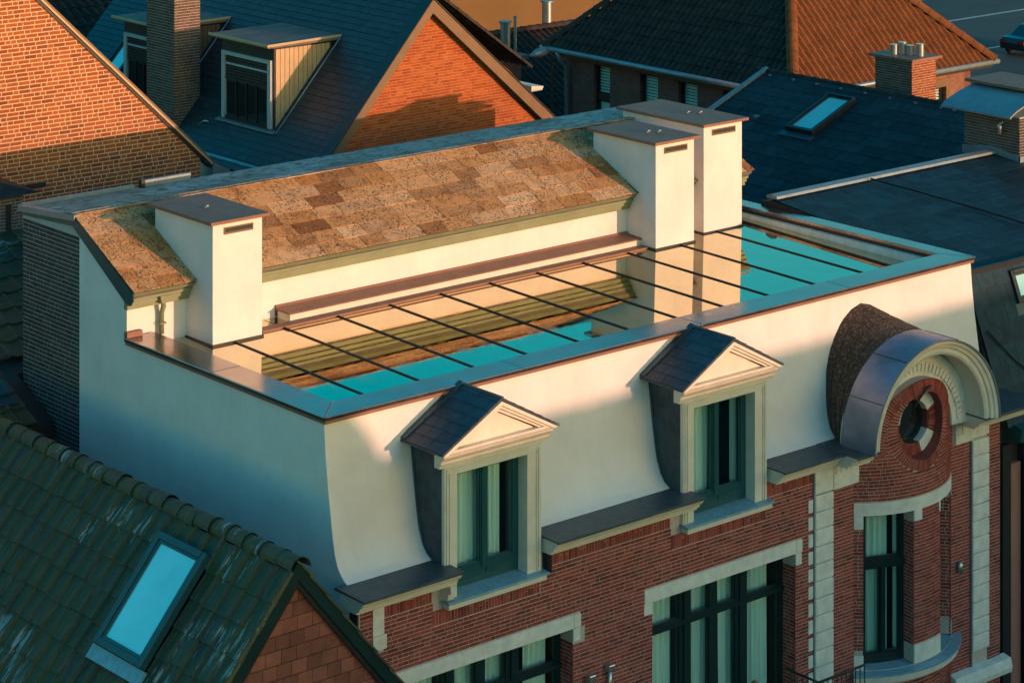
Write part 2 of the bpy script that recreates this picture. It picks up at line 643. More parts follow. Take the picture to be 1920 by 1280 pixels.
def lay_bricks(items, mp, mat, parent, n_ind=300, depth=.03, name='brick', ok=None):
    """mp(s, z) -> (point on the wall face, tangent, outward normal)"""
    rows = []
    for a, b, z0, z1 in items:
        p, t, n = mp((a + b) / 2, (z0 + z1) / 2)
        px, py, dep = to_px(p)
        vis = -20 < px < 1940 and -20 < py < 1300 and (ok is None or ok(px, py))
        rows.append(((0 if vis else 1000) + dep - (b - a) * 12, p, t, n, b - a, z1 - z0))
    rows.sort(key=lambda r_: r_[0])
    up = Vector((0, 0, 1))
    for i, (_, p, t, n, w_, h_) in enumerate(rows[:n_ind]):
        piece(name, 'block', mat, parent, p - n * (depth / 2 - random.uniform(-.002, .003)), (w_, depth, h_), t, -n, up)
    rest = rows[n_ind:]
    if rest:
        mb = MB()
        for _, p, t, n, w_, h_ in rest:
            o = random.uniform(-.002, .003)
            fc = p + n * o
            bk = p - n * depth
            q = []
            for c_ in (fc, bk):
                for sx, sz in ((-1, -1), (1, -1), (1, 1), (-1, 1)):
                    q.append(tuple(c_ + t * (sx * w_ / 2) + up * (sz * h_ / 2)))
            mb.add(q, [(0, 1, 2, 3), (0, 4, 5, 1), (1, 5, 6, 2), (2, 6, 7, 3), (3, 7, 4, 0)])
        o = mb.build('brickwork', mat, parent, fix=True)
        o['kind'] = 'stuff'


def plane_y(Y):
    return lambda s, z: (Vector((s, Y, z)), Vector((1, 0, 0)), Vector((0, -1, 0)))


def plane_x(X):
    return lambda s, z: (Vector((X, -s, z)), Vector((0, -1, 0)), Vector((-1, 0, 0)))


def lay_slabs(parent, O, U, V, length, rise, gauge, wmin, wmax, thick, mat, name='tile', inside=None, gap=.006, kind='block', joined=False, lift=0.0, tiltk=1.0):
    """rows of overlapping slabs on a slope; O lower corner, U along the eave, V up the slope"""
    O, U, V = Vector(O), Vector(U).normalized(), Vector(V).normalized()
    Nn = U.cross(V).normalized()
    if Nn.z < 0:
        Nn = -Nn
    k = 0
    mb = MB()
    vv = 0.0
    while vv < rise - .02:
        g = min(gauge, rise - vv)
        ln = g + gauge * .18
        s = 0.0
        first = True
        while s < length - .01:
            w_ = random.uniform(wmin, wmax)
            if first:
                w_ *= (.5 if k % 2 else 1.0) * random.uniform(.85, 1.0)
                first = False
            w_ = min(w_, length - s)
            if length - s - w_ < wmin * .4:
                w_ = length - s
            if inside is None or inside(s + w_ / 2, vv + g / 2):
                tl = tiltk * thick * 1.0 / ln + random.uniform(-.004, .004)
                ey = (V - Nn * tl).normalized()
                ez = U.cross(ey)
                if ez.z < 0:
                    ez = -ez
                sk = random.uniform(-.008, .008)
                ex = (U + ey * sk).normalized()
                c_ = O + U * (s + w_ / 2) + V * (vv + ln / 2) + Nn * (thick * .9 + lift + random.uniform(0, .003))
                if joined:
                    hx, hy, hz = ex * (w_ - gap) / 2, ey * ln / 2, ez * thick / 2
                    q = [tuple(c_ + a * hx + b_ * hy + d * hz) for d in (-1, 1) for a, b_ in ((-1, -1), (1, -1), (1, 1), (-1, 1))]
                    mb.add(q, [(4, 5, 6, 7), (0, 1, 5, 4), (1, 2, 6, 5), (3, 0, 4, 7)])
                else:
                    piece(name, kind, mat, parent, c_, (w_ - gap, ln, thick), ex, ey, ez)
            s += w_
        vv += gauge
        k += 1
    if joined:
        o = mb.build(name + '_courses', mat, parent)
        o['kind'] = 'stuff'


def pantile_sheet(parent, O, U, V, length, rise, tw, gauge, mat, amp=.035, inside=None, name='pantile_courses'):
    O, U, V = Vector(O), Vector(U).normalized(), Vector(V).normalized()
    Nn = U.cross(V).normalized()
    if Nn.z < 0:
        Nn = -Nn
    sub = 6
    nc = int(round(length / tw)) * sub
    nr = int(math.ceil(rise / gauge))
    rings = []
    for r_ in range(nr):
        for e in (0, 1):
            v_ = min((r_ + e) * gauge, rise)
            row = []
            for i in range(nc + 1):
                u_ = length * i / nc
                ph = (i % sub) / sub
                wv = amp * (math.sin(2 * math.pi * ph) + .35 * math.sin(4 * math.pi * ph))
                jit = .006 * math.sin(i // sub * 12.9 + r_ * 7.7)
                row.append(O + U * u_ + V * v_ + Nn * (wv + (.03 if e == 0 else 0.0) + jit))
            rings.append(row)
    mb = MB()
    n = nc + 1
    vs = [tuple(p) for r_ in rings for p in r_]
    fs = []
    for k in range(len(rings) - 1):
        for i in range(nc):
            u_ = length * (i + .5) / nc
            v_ = (k // 2 + .5) * gauge
            if inside is None or inside(u_, v_):
                fs.append((k * n + i, k * n + i + 1, (k + 1) * n + i + 1, (k + 1) * n + i))
    used = sorted({i for f in fs for i in f})
    mp = {o_: i for i, o_ in enumerate(used)}
    mb.add([vs[i] for i in used], [tuple(mp[i] for i in f) for f in fs])
    o = mb.build(name, mat, parent, angle=50)
    o['kind'] = 'stuff'
    return o


def curtain(tf, s0, s1, z0, z1, d, parent, waves=6, amp=.03):
    n = waves * 6
    mb = MB(tf)
    a, b_ = [], []
    ph = random.random() * 6
    for i in range(n + 1):
        s = s0 + (s1 - s0) * i / n
        t_ = 2 * math.pi * waves * i / n + ph
        a.append((s, d + amp * math.sin(t_) + amp * .4 * math.sin(t_ * .37), z1))
        b_.append((s + .01 * math.sin(t_ * .6), d + amp * 1.3 * math.sin(t_ + .3), z0))
    mb.sweep([a, b_], close_ring=False, caps=False)
    return mb.build('curtain', 'curtain_cloth', parent, smooth=True, fix=False)


def window(parent, tf, wdt, z0, z1, panes, curtains, fmat='dark_teal_paint', depth=.08, label=None, glass='window_glass', room=.9, bead=.03):
    """frame with real openings; tf(s, d, z) with d inward"""
    mb = MB(tf)
    for a, b_, c_, d_ in rects_minus(0, wdt, z0, z1, panes):
        mb.box(a, b_, 0, depth, c_, d_)
    for a, b_, c_, d_ in panes:
        for q in ((a, a + bead, c_, d_), (b_ - bead, b_, c_, d_), (a + bead, b_ - bead, c_, c_ + bead), (a + bead, b_ - bead, d_ - bead, d_)):
            mb.box(q[0], q[1], .022, depth - .01, q[2], q[3])
    f = mb.build('window', fmat, parent)
    if label:
        f['label'] = label
    for a, b_, c_, d_ in panes:
        p = MB(tf)
        p.add([(a, .045, c_), (b_, .045, c_), (b_, .045, d_), (a, .045, d_)], [(0, 1, 2, 3)])
        p.build('pane', glass, f, fix=False)
    for a, b_ in curtains:
        curtain(tf, a, b_, z0 + .06, z1 - .05, depth + .12, f, waves=max(3, int((b_ - a) / .11)))
    if room:
        r_ = MB(tf)
        r_.add([(0, depth, z0), (wdt, depth, z0), (wdt, depth, z1), (0, depth, z1), (0, room, z0), (wdt, room, z0), (wdt, room, z1), (0, room, z1)],
               [(4, 5, 6, 7), (0, 1, 5, 4), (1, 2, 6, 5), (2, 3, 7, 6), (3, 0, 4, 7)])
        r_.build('interior', 'dark_interior', f)
    return f


def skylight(parent, O, U, V, wd, ht, name='skylight', fmat='dark_teal_paint', gmat='skylight_glass', th=.09, fr=.09, flash='lead_metal'):
    """roof window on a slope; O is the lower-left corner on the slope"""
    O, U, V = Vector(O), Vector(U).normalized(), Vector(V).normalized()
    Nn = U.cross(V).normalized()
    if Nn.z < 0:
        Nn = -Nn
    tf = lambda a, b_, c_: tuple(O + U * a + V * b_ + Nn * c_)
    mb = MB(tf)
    mb.box(0, fr, 0, ht, 0, th)
    mb.box(wd - fr, wd, 0, ht, 0, th)
    mb.box(fr, wd - fr, 0, fr, 0, th)
    mb.box(fr, wd - fr, ht - fr, ht, 0, th + .015)
    f = mb.build(name, fmat, parent, bevel=.006)
    mb = MB(tf)
    i0 = fr + .004
    i1 = fr + .05
    mb.box(i0, i1, i0, ht - i0, .01, th - .02)
    mb.box(wd - i1, wd - i0, i0, ht - i0, .01, th - .02)
    mb.box(i1, wd - i1, i0, i1, .01, th - .02)
    mb.box(i1, wd - i1, ht - i1, ht - i0, .01, th - .02)
    mb.build('sash', fmat, f)
    MB(tf).box(i1 - .005, wd - i1 + .005, i1 - .005, ht - i1 + .005, .02, th - .045).build('pane', gmat, f)
    mb = MB(tf)
    mb.box(-.07, wd + .07, -.22, -.01, -.01, .035)
    mb.build('flashing', flash, f)
    return f


def chimney(parent, x0, x1, y0, y1, z0, z1, over=.1):
    mb = MB().box(x0, x1, y0, y1, z0, z1)
    c_ = mb.build('chimney', 'white_render', parent, bevel=.008)
    MB().box(x0 - over, x1 + over, y0 - over, y1 + over, z1 + .003, z1 + .06).build('cap', 'brown_metal', c_, bevel=.008)
    MB().box(x0 + .22, x1 - .19, y0 - .014, y0 + .05, z1 - .20, z1 - .08).build('vent_frame', 'verge_brown', c_)
    MB().box(x0 + .25, x1 - .215, y0 - .018, y0 + .01, z1 - .165, z1 - .10).build('vent_slot', 'dark_interior', c_)
    MB().box(x0 - .025, x1 + .025, y0 - .025, y1 + .02, z0 - .05, z0 + .07).build('base_flashing', 'dark_paint', c_, bevel=.01)
    for k, (fx, fy) in enumerate(((.45, .42), (.62, .35)) if x0 > 5 else ((.42, .5),)):
        px, py = x0 + (x1 - x0) * fx, y0 + (y1 - y0) * fy
        m_ = MB()
        m_.tube([(px, py, z1 + .055), (px + .01, py, z1 + .085), (px + .05, py - .02, z1 + .10), (px + .08, py - .03, z1 + .09)], [.035, .03, .022, .012], 8)
        m_.build('cap_bolt', 'zinc', c_, smooth=True)
    return c_


# ================================================================== GROUND
g = MB()
g.add([(-500, -500, 0), (700, -500, 0), (700, 700, 0), (-500, 700, 0)], [(0, 1, 2, 3)])
setp(g.build('ground', 'ground_mix', None, fix=False), kind='structure')
rd = MB()
rd.add([(-120, -30, .004), (220, -30, .004), (220, -9, .004), (-120, -9, .004)], [(0, 1, 2, 3)])
setp(rd.build('street', 'asphalt', None, fix=False), kind='structure')
# the far road, seen at the top right corner, runs along x
rd = MB()
rd.add([(60, 47, .004), (240, 47, .004), (240, 95, .004), (60, 95, .004)], [(0, 1, 2, 3)])
setp(rd.build('far_road', 'asphalt', None, fix=False), kind='structure')
rd = MB()
for (ya, yb) in ((53.6, 53.85), (60.2, 60.4), (67.6, 67.9), (74.0, 74.2)):
    rd.add([(62, ya, .008), (236, ya, .008), (236, yb, .008), (62, yb, .008)], [(0, 1, 2, 3)])
setp(rd.build('road_marking', 'road_paint', None, fix=False), kind='structure')
pv = MB().box(60, 240, 49.5, 52.0, .01, .13)
setp(pv.build('pavement', 'pavement', None), kind='structure')

# ================================================================== MAIN HOUSE
H = thing('white_town_house', (7.5, 3, 0), 'large white rendered town house with mansard front, glass roof light and red brick facade', 'house')
FY = -.8        # brick facade plane
PROF = [(.03, 11.93), (-.01, 11.43), (-.08, 10.88), (-.15, 10.46), (-.20, 10.15), (-.26, 9.92), (-.33, 9.78), (-.44, 9.66), (-.62, 9.57)]


def ym(z):
    for (ya, za), (yb, zb) in zip(PROF, PROF[1:]):
        if zb <= z <= za:
            return ya + (yb - ya) * (za - z) / (za - zb)
    return PROF[0][0] if z > PROF[0][1] else PROF[-1][0]


# side walls
side = [(-.78, 0), (-.78, 9.2), (-.60, 9.50)] + [(y + .004, z) for y, z in PROF[::-1]] + [(.03, 11.925), (5.60, 11.925), (5.60, 12.62), (7.12, 13.55), (7.12, 0)]
MB().extr(side, 0, .28).build('side_wall', 'white_render', H)
MB().box(14.60, 14.89, -.40, 6.3, 0, 9.45).build('side_wall', 'white_render', H)
MB().extr([(-.60, 9.50)] + [(y + .004, z) for y, z in PROF[::-1]] + [(.03, 11.9), (6.3, 11.9), (6.3, 9.5)], 14.78, 15.04).build('side_wall', 'white_render', H)
# rear brick gable end
MB().extr([(7.125, 0), (7.125, 13.55), (7.25, 13.62), (9.04, 13.44), (9.04, 0)], .006, .30).build('rear_side_wall', 'mortar_grey', H)
it = courses(9.3, 13.40, lambda z: [(-9.03, -7.13)], h=.076, j=.015, st=.25, hd=.12)
lay_bricks(it, plane_x(0), 'brick_dark', H, n_ind=100)
MB().box(.3, 14.7, 8.74, 9.02, 0, 13.4).build('back_wall', 'mortar_grey', H)

# mansard sheet
n_ = 60
mprof = []
for i in range(n_ + 1):
    t_ = i / n_
    z_ = PROF[0][1] + (PROF[-1][1] - PROF[0][1]) * (1 - (1 - t_) ** 1.6)
    mprof.append((0, z_))
zs_ = [PROF[0][1] + (PROF[-1][1] - PROF[0][1]) * (1 - (1 - i / n_) ** 2) for i in range(n_ + 1)]
ys_ = [ym(z) for z in zs_]
for _ in range(4):
    ys_ = [ys_[0]] + [(ys_[i - 1] + ys_[i] * 2 + ys_[i + 1]) / 4 for i in range(1, n_)] + [ys_[-1]]
MS = list(zip(ys_, zs_))
mb = MB()
MST = [p for p in MS if p[1] > 10.99]
for a_, b_ in ((-.004, 1.74), (3.46, 6.80), (8.54, 15.045)):
    mb.extr(MS + [(.25, 9.57), (.25, 11.93)], a_, b_)
for a_, b_ in ((1.74, 3.46), (6.80, 8.54)):
    mb.extr(MST + [(.25, 10.98), (.25, 11.93)], a_, b_)
mb.build('mansard_wall', 'white_render', H, angle=30)

# rear wall and eave
MB().box(.284, 14.24, 5.65, 5.95, 11.5, 12.80).build('rear_wall', 'white_render', H)
ev = [(5.66, 12.46), (5.55, 12.46), (5.55, 12.53), (5.50, 12.54), (5.50, 12.60), (5.45, 12.62), (5.45, 12.68), (5.38, 12.72), (5.34, 12.775), (5.66, 12.775)]
MB().extr(ev, -.02, 14.62).build('eave_cornice', 'olive_paint', H)
MB().extr([(5.34, 12.66), (5.42, 12.56), (5.60, 12.60), (7.30, 13.58), (7.22, 13.74), (5.33, 12.78)], -.05, -.022).build('verge_board', 'teal_paint', H)
# roof deck and slabs
E0 = Vector((-.05, 5.30, 12.80))
RT = Vector((-.05, 7.25, 13.76))
BK = Vector((-.05, 9.06, 13.55))
deck = MB().extr([(5.36, 12.775), (7.25, 13.72), (9.04, 13.50), (9.04, 13.44), (7.25, 13.55), (5.45, 12.66)], -.02, 14.62)
roof = deck.build('roof', 'bitumen', H)
V1 = RT - E0
lay_slabs(roof, E0 + Vector((0, 0, -.005)), (1, 0, 0), V1, 14.70, V1.length, .312, .46, .95, .011, 'lichen_slab', name='tile', tiltk=.8, gap=.012)
V2 = BK - RT
lay_slabs(roof, BK, (1, 0, 0), -V2, 14.68, V2.length, .62, .55, .95, .014, 'grey_slab', name='tile', tiltk=.2)
# flashing round the rear left corner
MB().extr([(7.18, 13.66), (7.18, 13.76), (9.10, 13.62), (9.10, 13.50)], -.075, .05).build('edge_flashing', 'zinc', H, bevel=.006)
MB().extr([(-.02, 13.52), (-.02, 13.64), (2.3, 13.64), (2.3, 13.52)], 9.0, 9.09, 'y').build('edge_flashing', 'zinc', H)
MB().box(2.5, 3.5, 8.98, 9.07, 13.50, 13.70).build('edge_flashing', 'zinc', H)
MB().box(2.38, 2.46, 8.9, 9.0, 13.5, 13.74).build('roof_vent', 'dark_paint', H)
# rain pipe on the short wall
mb = MB()
mb.tube([(.66, 5.50, 12.60), (.66, 5.50, 12.42), (.66, 5.56, 12.30), (.66, 5.56, 11.95)], .045, 10)
p_ = mb.build('rain_pipe', 'olive_paint', H, smooth=True)
MB().extr([(.55, 12.62), (.58, 12.50), (.74, 12.50), (.77, 12.62)], 5.42, 5.54, 'y').build('hopper', 'olive_paint', p_)
MB().box(.60, .72, 5.50, 5.60, 12.12, 12.15).build('bracket', 'olive_paint', p_)

# parapet copings, mitred, in lengths
def coping(poly, name='coping'):
    return MB().extr(poly, 11.935, 12.0, 'z').build(name, 'coping_metal', H, bevel=.012)


xs = [-.06, 3.9, 7.9, 11.6, 15.10]
for i in range(4):
    a, b_ = xs[i] + (.002 if i else 0), xs[i + 1] - (.002 if i < 3 else 0)
    ia, ib = (.52 if i == 0 else a), (14.70 if i == 3 else b_)
    coping([(a, -.06), (b_, -.06), (ib, .53), (ia, .53)])
coping([(-.06, -.055), (.518, .535), (.52, 3.0), (-.06, 3.0)])
coping([(-.06, 3.004), (.52, 3.004), (.54, 5.60), (-.06, 5.60)])
coping([(15.10, -.055), (15.10, 6.35), (14.72, 6.35), (14.70, .535)])
MB().box(-.055, .25, 5.50, 5.602, 12.003, 12.10).build('coping_upstand', 'brown_metal', H, bevel=.006)
MB().box(14.70, 15.08, 6.25, 6.35, 12.003, 12.11).build('coping_upstand', 'brown_metal', H, bevel=.006)
# drip edge under the front coping
MB().box(-.04, 15.06, -.045, -.02, 11.885, 11.934).build('drip_edge', 'brown_metal', H)
MB().box(-.045, -.02, -.018, 5.58, 11.885, 11.934).build('drip_edge', 'brown_metal', H)
# inner upstands
MB().box(.28, .50, .3, 5.55, 11.4, 11.932).build('upstand', 'dark_paint', H)
MB().box(.28, 14.9, .26, .50, 11.4, 11.932).build('upstand', 'dark_paint', H)
MB().box(14.735, 14.776, .5, 6.2, 11.4, 11.932).build('upstand', 'dark_paint', H)
MB().extr([(14.733, 11.50), (14.733, 11.865), (14.65, 11.855), (14.64, 11.50)], .5, 6.2, 'y').build('upstand_trim', 'stone_white', H)

# glass roof light
GB, GF = 11.78, 11.70
gz = lambda y: GF + (GB - GF) * (y - .5) / (4.6)
gr = MB().extr([(.45, gz(.45) - .10), (.45, gz(.45) - .03), (6.2, gz(6.2) - .03), (6.2, gz(6.2) - .10)], .45, 14.68).build('glass_roof', 'dark_paint', H)
bars = [1.66, 2.80, 3.95, 5.10, 6.26, 7.42, 8.57, 9.72, 10.88, 12.10, 13.40]
ed = [.50] + bars + [14.64]
for a, b_ in zip(ed, ed[1:]):
    MB().extr([(.50, gz(.50) - .012), (.50, gz(.50)), (5.63, gz(5.63)), (5.63, gz(5.63) - .012)], a + .012, b_ - .012).build('pane', 'solar_glass', gr)
for x in bars:
    MB().extr([(.50, gz(.50) - .02), (.50, gz(.50) + .022), (5.2, gz(5.2) + .022), (5.2, gz(5.2) - .02)], x - .009, x + .009).build('glazing_bar', 'dark_paint', gr)
# kerb flashing at the foot of the rear wall
MB().extr([(5.648, 11.80), (5.648, 12.00), (5.62, 12.0), (5.60, 11.965), (5.22, 11.945), (5.20, 11.925), (5.20, 11.915), (5.62, 11.915)], 3.05, 11.55).build('kerb_flashing', 'brown_metal', H, bevel=.004)
MB().box(3.08, 11.52, 5.225, 5.60, 11.74, 11.913).build('kerb', 'cream_paint', H)
MB().box(2.35, 11.9, 5.0, 5.22, 11.72, 11.81).build('kerb_step', 'brown_metal', H)

chimney(H, 1.21, 2.22, 4.84, 6.62, 11.74, 13.83)
chimney(H, 11.44, 12.47, 4.82, 6.62, 11.74, 13.81)
chimney(H, 13.05, 14.12, 5.14, 7.5, 11.74, 13.90)

# ---- facade openings
OA = (.93, 4.30, 5.3, 7.94)
OB = (6.04, 9.42, 5.3, 7.94)
BXC, BYC, BR = 12.2, .64, 1.94
BAY = (10.92, 13.50, 0, 10.6)
holes = [OA, OB, BAY, (1.70, 3.50, 8.95, 9.6), (6.76, 8.58, 8.95, 9.6)]
mb = MB()
for a, b_, c_, d_ in rects_minus(.04, 14.90, 0, 9.40, holes):
    mb.box(a, b_, FY + .006, FY + .35, c_, d_)
mb.build('facade_wall', 'mortar_light', H)
MB().box(.05, 10.9, FY + .001, FY + .0055, 0, 3.55).build('lower_facade', 'brick_street', H)

# brick courses with soldier rows
LA = (.72, 4.46, 7.94, 8.16)
LB_ = (5.86, 9.58, 7.94, 8.16)
cuts = [OA, OB, LA, LB_, (.60, .93, 7.72, 7.94), (4.30, 4.56, 7.72, 7.96), (5.85, 6.04, 7.74, 7.97), (9.42, 9.58, 7.74, 7.97),
        (10.91, 13.51, 0, 10), (9.87, 10.33, 0, 9.2), (14.06, 14.53, 0, 9.4), (1.44, 3.66, 8.93, 9.4), (6.46, 8.72, 8.93, 9.4),
        (10.33, 11.2, 8.85, 9.4), (13.55, 14.06, 8.95, 9.4), (.28, .50, 8.58, 9.4)]
sold = [(.50, 1.44, 9.06, 9.33), (3.66, 6.46, 9.06, 9.33), (8.72, 9.87, 9.06, 9.33), (1.44, 3.62, 8.69, 8.93), (6.46, 8.68, 8.69, 8.93)]
cuts2 = cuts + sold


def fspan(z):
    return spans_minus(.06, 14.89, [(c_[0], c_[1]) for c_ in cuts2 if c_[2] < z < c_[3]])


it = courses(3.6, 9.33, fspan)
for a, b_, c_, d_ in sold:
    s_ = a
    while s_ < b_ - .03:
        if random.random() < .3:
            zz = c_ + (d_ - c_) * random.uniform(.35, .6)
            it.append((s_, s_ + .051, c_, zz - .008))
            it.append((s_, s_ + .051, zz, d_ - .01))
        else:
            it.append((s_, s_ + .051, c_, d_ - .01))
        s_ += .062
vis_ok = lambda x, y: (y < 1043 + (x - 555) * 1.17) and x > 700
lay_bricks(it, plane_y(FY), 'brick_red', H, n_ind=200, ok=vis_ok)

# lintels with stepped ends
for (o_, l_) in ((OA, LA), (OB, LB_)):
    mb = MB()
    mb.box(l_[0], l_[1] - .15, FY - .015, FY + .34, l_[2], l_[3])
    mb.build('lintel', 'stone_white', H, bevel=.006)
    mb = MB().box(l_[1] - .147, l_[1], FY - .02, FY + .34, l_[2] + .01, l_[3] - .004)
    mb.build('lintel_end', 'stone_white', H, bevel=.006)
    MB().box(o_[1] + .002, o_[1] + .15, FY - .012, FY + .30, 7.73, 7.938).build('lintel_end', 'stone_white', H, bevel=.006)
    MB().box(o_[0] - .19, o_[0] - .002, FY - .012, FY + .30, 7.75, 7.938).build('lintel_end', 'stone_white', H, bevel=.006)
MB().box(.285, .50, FY - .015, FY + .1, 8.82, 9.33).build('quoin_block', 'stone_white', H, bevel=.006)
MB().box(.285, .545, FY - .02, FY + .1, 8.60, 8.815).build('quoin_block', 'stone_white', H, bevel=.006)


def facade_tf(x0, y0):
    return lambda s, d, z: (x0 + s, y0 + d, z)


for o_ in (OA, OB):
    W = o_[1] - o_[0]
    cols = [(.10, .90), (1.16, 1.60), (1.78, 2.22), (2.48, W - .10)]
    panes = []
    for a, b_ in cols:
        panes.append((a, b_, 7.34, 7.86))
        panes.append((a, b_, 5.42, 7.24))
    cu = [(.25, .90), (1.32, 1.72), (1.98, 2.42), (2.74, 3.20)]
    f = window(H, facade_tf(o_[0], FY + .30), W, o_[2], o_[3], panes, cu)
    for xm in (.94, 2.26):
        MB(facade_tf(o_[0], FY + .30)).box(xm + .05, xm + .15, -.03, -.001, o_[2], o_[3]).build('mullion', 'dark_teal_paint', f)
    MB(facade_tf(o_[0], FY + .30)).box(.02, W - .02, -.05, -.001, 7.255, 7.325).build('transom', 'dark_teal_paint', f)
    # brick reveals
    for xx, sg in ((o_[0], 1), (o_[1], -1)):
        mb = MB().box(min(xx, xx + sg * .004), max(xx, xx + sg * .004), FY + .01, FY + .30, o_[2], 7.73)
    itr = courses(5.3, 7.72, lambda z: [(-(FY + .295), -(FY + .002))])
    lay_bricks(itr, plane_x(o_[1] - .006), 'brick_red', H, n_ind=0, depth=.01)

# cornice pieces with lead tops
CP = [(-.80, 9.33), (-1.02, 9.33), (-1.03, 9.375), (-1.08, 9.385), (-1.10, 9.44), (-1.15, 9.465), (-1.19, 9.52), (-1.195, 9.56), (-.60, 9.56), (-.60, 9.40)]
for a, b_ in ((-.18, 1.70), (3.63, 6.84), (8.73, 10.20)):
    c_ = MB().extr(CP, a, b_).build('cornice', 'cream_paint', H)
    MB().extr([(-1.235, 9.545), (-1.235, 9.585), (-.50, 9.60), (-.50, 9.563), (-1.205, 9.563), (-1.205, 9.545)], a - .025, b_ + .025).build('lead_top', 'lead_metal', c_, bevel=.006)
    for xe in ((b_ + .003,) if b_ < 2 else ()):
        MB().extr([(-.98, 9.10), (-1.0, 9.20), (-1.06, 9.22), (-1.06, 9.33), (-.80, 9.33), (-.80, 9.06)], xe - .12, xe).build('corbel', 'cream_paint', c_)
    if a > 5:
        continue
    MB().box(a + .02, a + .05, -1.0, -.82, 9.05, 9.325).build('end_bracket', 'dark_paint', c_)


# ---- dormers
def dormer(x0, x1):
    c0 = (x0 + x1) / 2
    yf = -.86
    d = MB()
    # cheeks and head
    d.box(x0 + .02, x0 + .055, yf + .072, .16, 9.40, 11.33)
    d.box(x1 - .055, x1 - .02, yf + .072, .16, 9.40, 11.33)
    d.box(x0 + .058, x1 - .058, yf + .21, .16, 11.01, 11.33)
    D = d.build('dormer', 'slate_blue', H)
    # slates of the left cheek
    z_ = 9.56
    k = 0
    while z_ < 11.30:
        y_ = yf + .075
        first = True
        while True:
            y1 = min(y_ + (.13 if (first and k % 2) else .26), .14)
            if y1 - y_ < .03:
                break
            if (y_ + y1) / 2 < ym(z_ + .1) + .12:
                piece('slate', 'block', 'slate_blue', D, Vector((x0 + .012, (y_ + y1) / 2, z_ + .105)), (y1 - y_ - .006, .012, .225), Vector((0, 1, 0)), Vector((-1, 0, .03)).normalized(), Vector((.03, 0, 1)).normalized())
            y_ = y1
            first = False
        z_ += .19
        k += 1
    # front frame
    fm = MB()
    o0, o1 = x0 + .25, x1 - .29
    fm.box(x0, o0, yf, yf + .07, 9.0, 11.12)
    fm.box(o1, x1, yf, yf + .07, 9.0, 11.12)
    fm.box(x0 + .06, o0, yf + .07, yf + .24, 9.0, 11.0)
    fm.box(o1, x1 - .06, yf + .07, yf + .24, 9.0, 11.0)
    fm.box(o0, o1, yf, yf + .20, 10.94, 11.12)
    F = fm.build('front_frame', 'cream_paint', D, bevel=.006)
    tr_ = MB()
    for xa, xb in ((x0 + .035, x0 + .065), (x0 + .09, x0 + .105), (x1 - .065, x1 - .035), (x1 - .11, x1 - .09)):
        tr_.box(xa, xb, yf - .018, yf + .002, 9.02, 11.05 if abs(xa - c0) > .9 else 10.98)
    tr_.box(x0 + .066, x1 - .066, yf - .018, yf + .002, 11.02, 11.05)
    tr_.build('frame_moulding', 'cream_paint', D)
    # entablature
    EN = [(yf + .10, 11.09), (yf - .03, 11.09), (yf - .03, 11.13), (yf - .06, 11.15), (yf - .06, 11.20), (yf - .10, 11.23), (yf - .14, 11.27), (yf - .16, 11.32), (yf + .10, 11.32)]
    MB().extr(EN, x0 - .12, x1 + .12).build('entablature', 'cream_paint', D, bevel=.004)
    # pediment
    ex0, ex1, za, zp = x0 - .19, x1 + .19, 11.325, 11.955
    yb = yf + .10
    MB().extr([(ex0 + .36, za + .03), (ex1 - .36, za + .03), (c0, zp - .19)], yf - .04, yb, 'y').build('tympanum', 'cream_paint', D)
    MB().extr([(ex0 + .02, za), (ex1 - .02, za), (ex1 - .12, za + .045), (ex0 + .12, za + .045)], yf - .15, yf - .041, 'y').build('pediment_base', 'cream_paint', D)
    for sg in (-1, 1):
        xe = ex0 if sg < 0 else ex1
        for (t0, t1, ya) in ((.0, .055, yf - .20), (.057, .10, yf - .16), (.102, .15, yf - .11)):
            sl = (zp - za) / (c0 - ex0)
            nx_, nz_ = -sg * -1, 0
            q = [(xe, za - t0 * 1.1 + .03), (c0, zp - t0 * 1.1 + .0), (c0, zp - t1 * 1.1 + .0), (xe - sg * (t1 - t0) * 1.0, za - t1 * 1.1 + .06 + .02)]
            q = [(xe - sg * t0 * 1.7, max(za + .003, za + .0)), (c0, zp - t0 * 1.17), (c0, zp - t1 * 1.17), (xe - sg * t1 * 1.7, za + .003)]
            MB().extr(q, ya, yb, 'y').build('raking_moulding', 'cream_paint', D)
    # slated roof
    rb = .0
    rf = yf - .215
    sl_v = Vector((c0 - ex0, 0, zp - za))
    dk = MB().extr([(ex0 - .01, za + .006), (c0, zp + .015), (ex1 + .01, za + .006), (ex1 + .01, za + .03), (c0, zp + .045), (ex0 - .01, za + .03)], rf + .01, rb, 'y')
    RF = dk.build('dormer_roof', 'lead_metal', D)
    for sg in (-1, 1):
        O_ = Vector((ex0 if sg < 0 else ex1, rf, za + .03))
        V_ = Vector((c0 - O_.x, 0, zp + .012 - za))
        lay_slabs(RF, O_ if True else O_, (0, 1, 0), V_, rb - rf - .12, V_.length, .205, .20, .34, .012, 'slate_blue', name='slate', tiltk=.8, gap=.005)
    # ridge roll and back flashing
    mb = MB()
    mb.tube([(c0, rf, zp + .05), (c0, rb - .03, zp + .05)], .026, 8)
    mb.build('ridge_roll', 'lead_metal', RF, smooth=True)
    for sg in (-1, 1):
        xe = ex0 if sg < 0 else ex1
        MB().extr([(xe, za + .045), (c0, zp + .062), (c0, zp + .095), (xe, za + .08)], rb - .125, rb - .005, 'y').build('back_flashing', 'lead_metal', RF)
    # foot flashing strip along the mansard
    ft = [(-.9, 9.60)] + [(ym(z_) - .02, z_) for z_ in (9.60, 9.68, 9.8, 10, 10.3, 10.7, 11.1, 11.3)]
    mb = MB()
    mb.tube([(x0 - .004, y_, z_) for y_, z_ in ft[1:]], .016, 6)
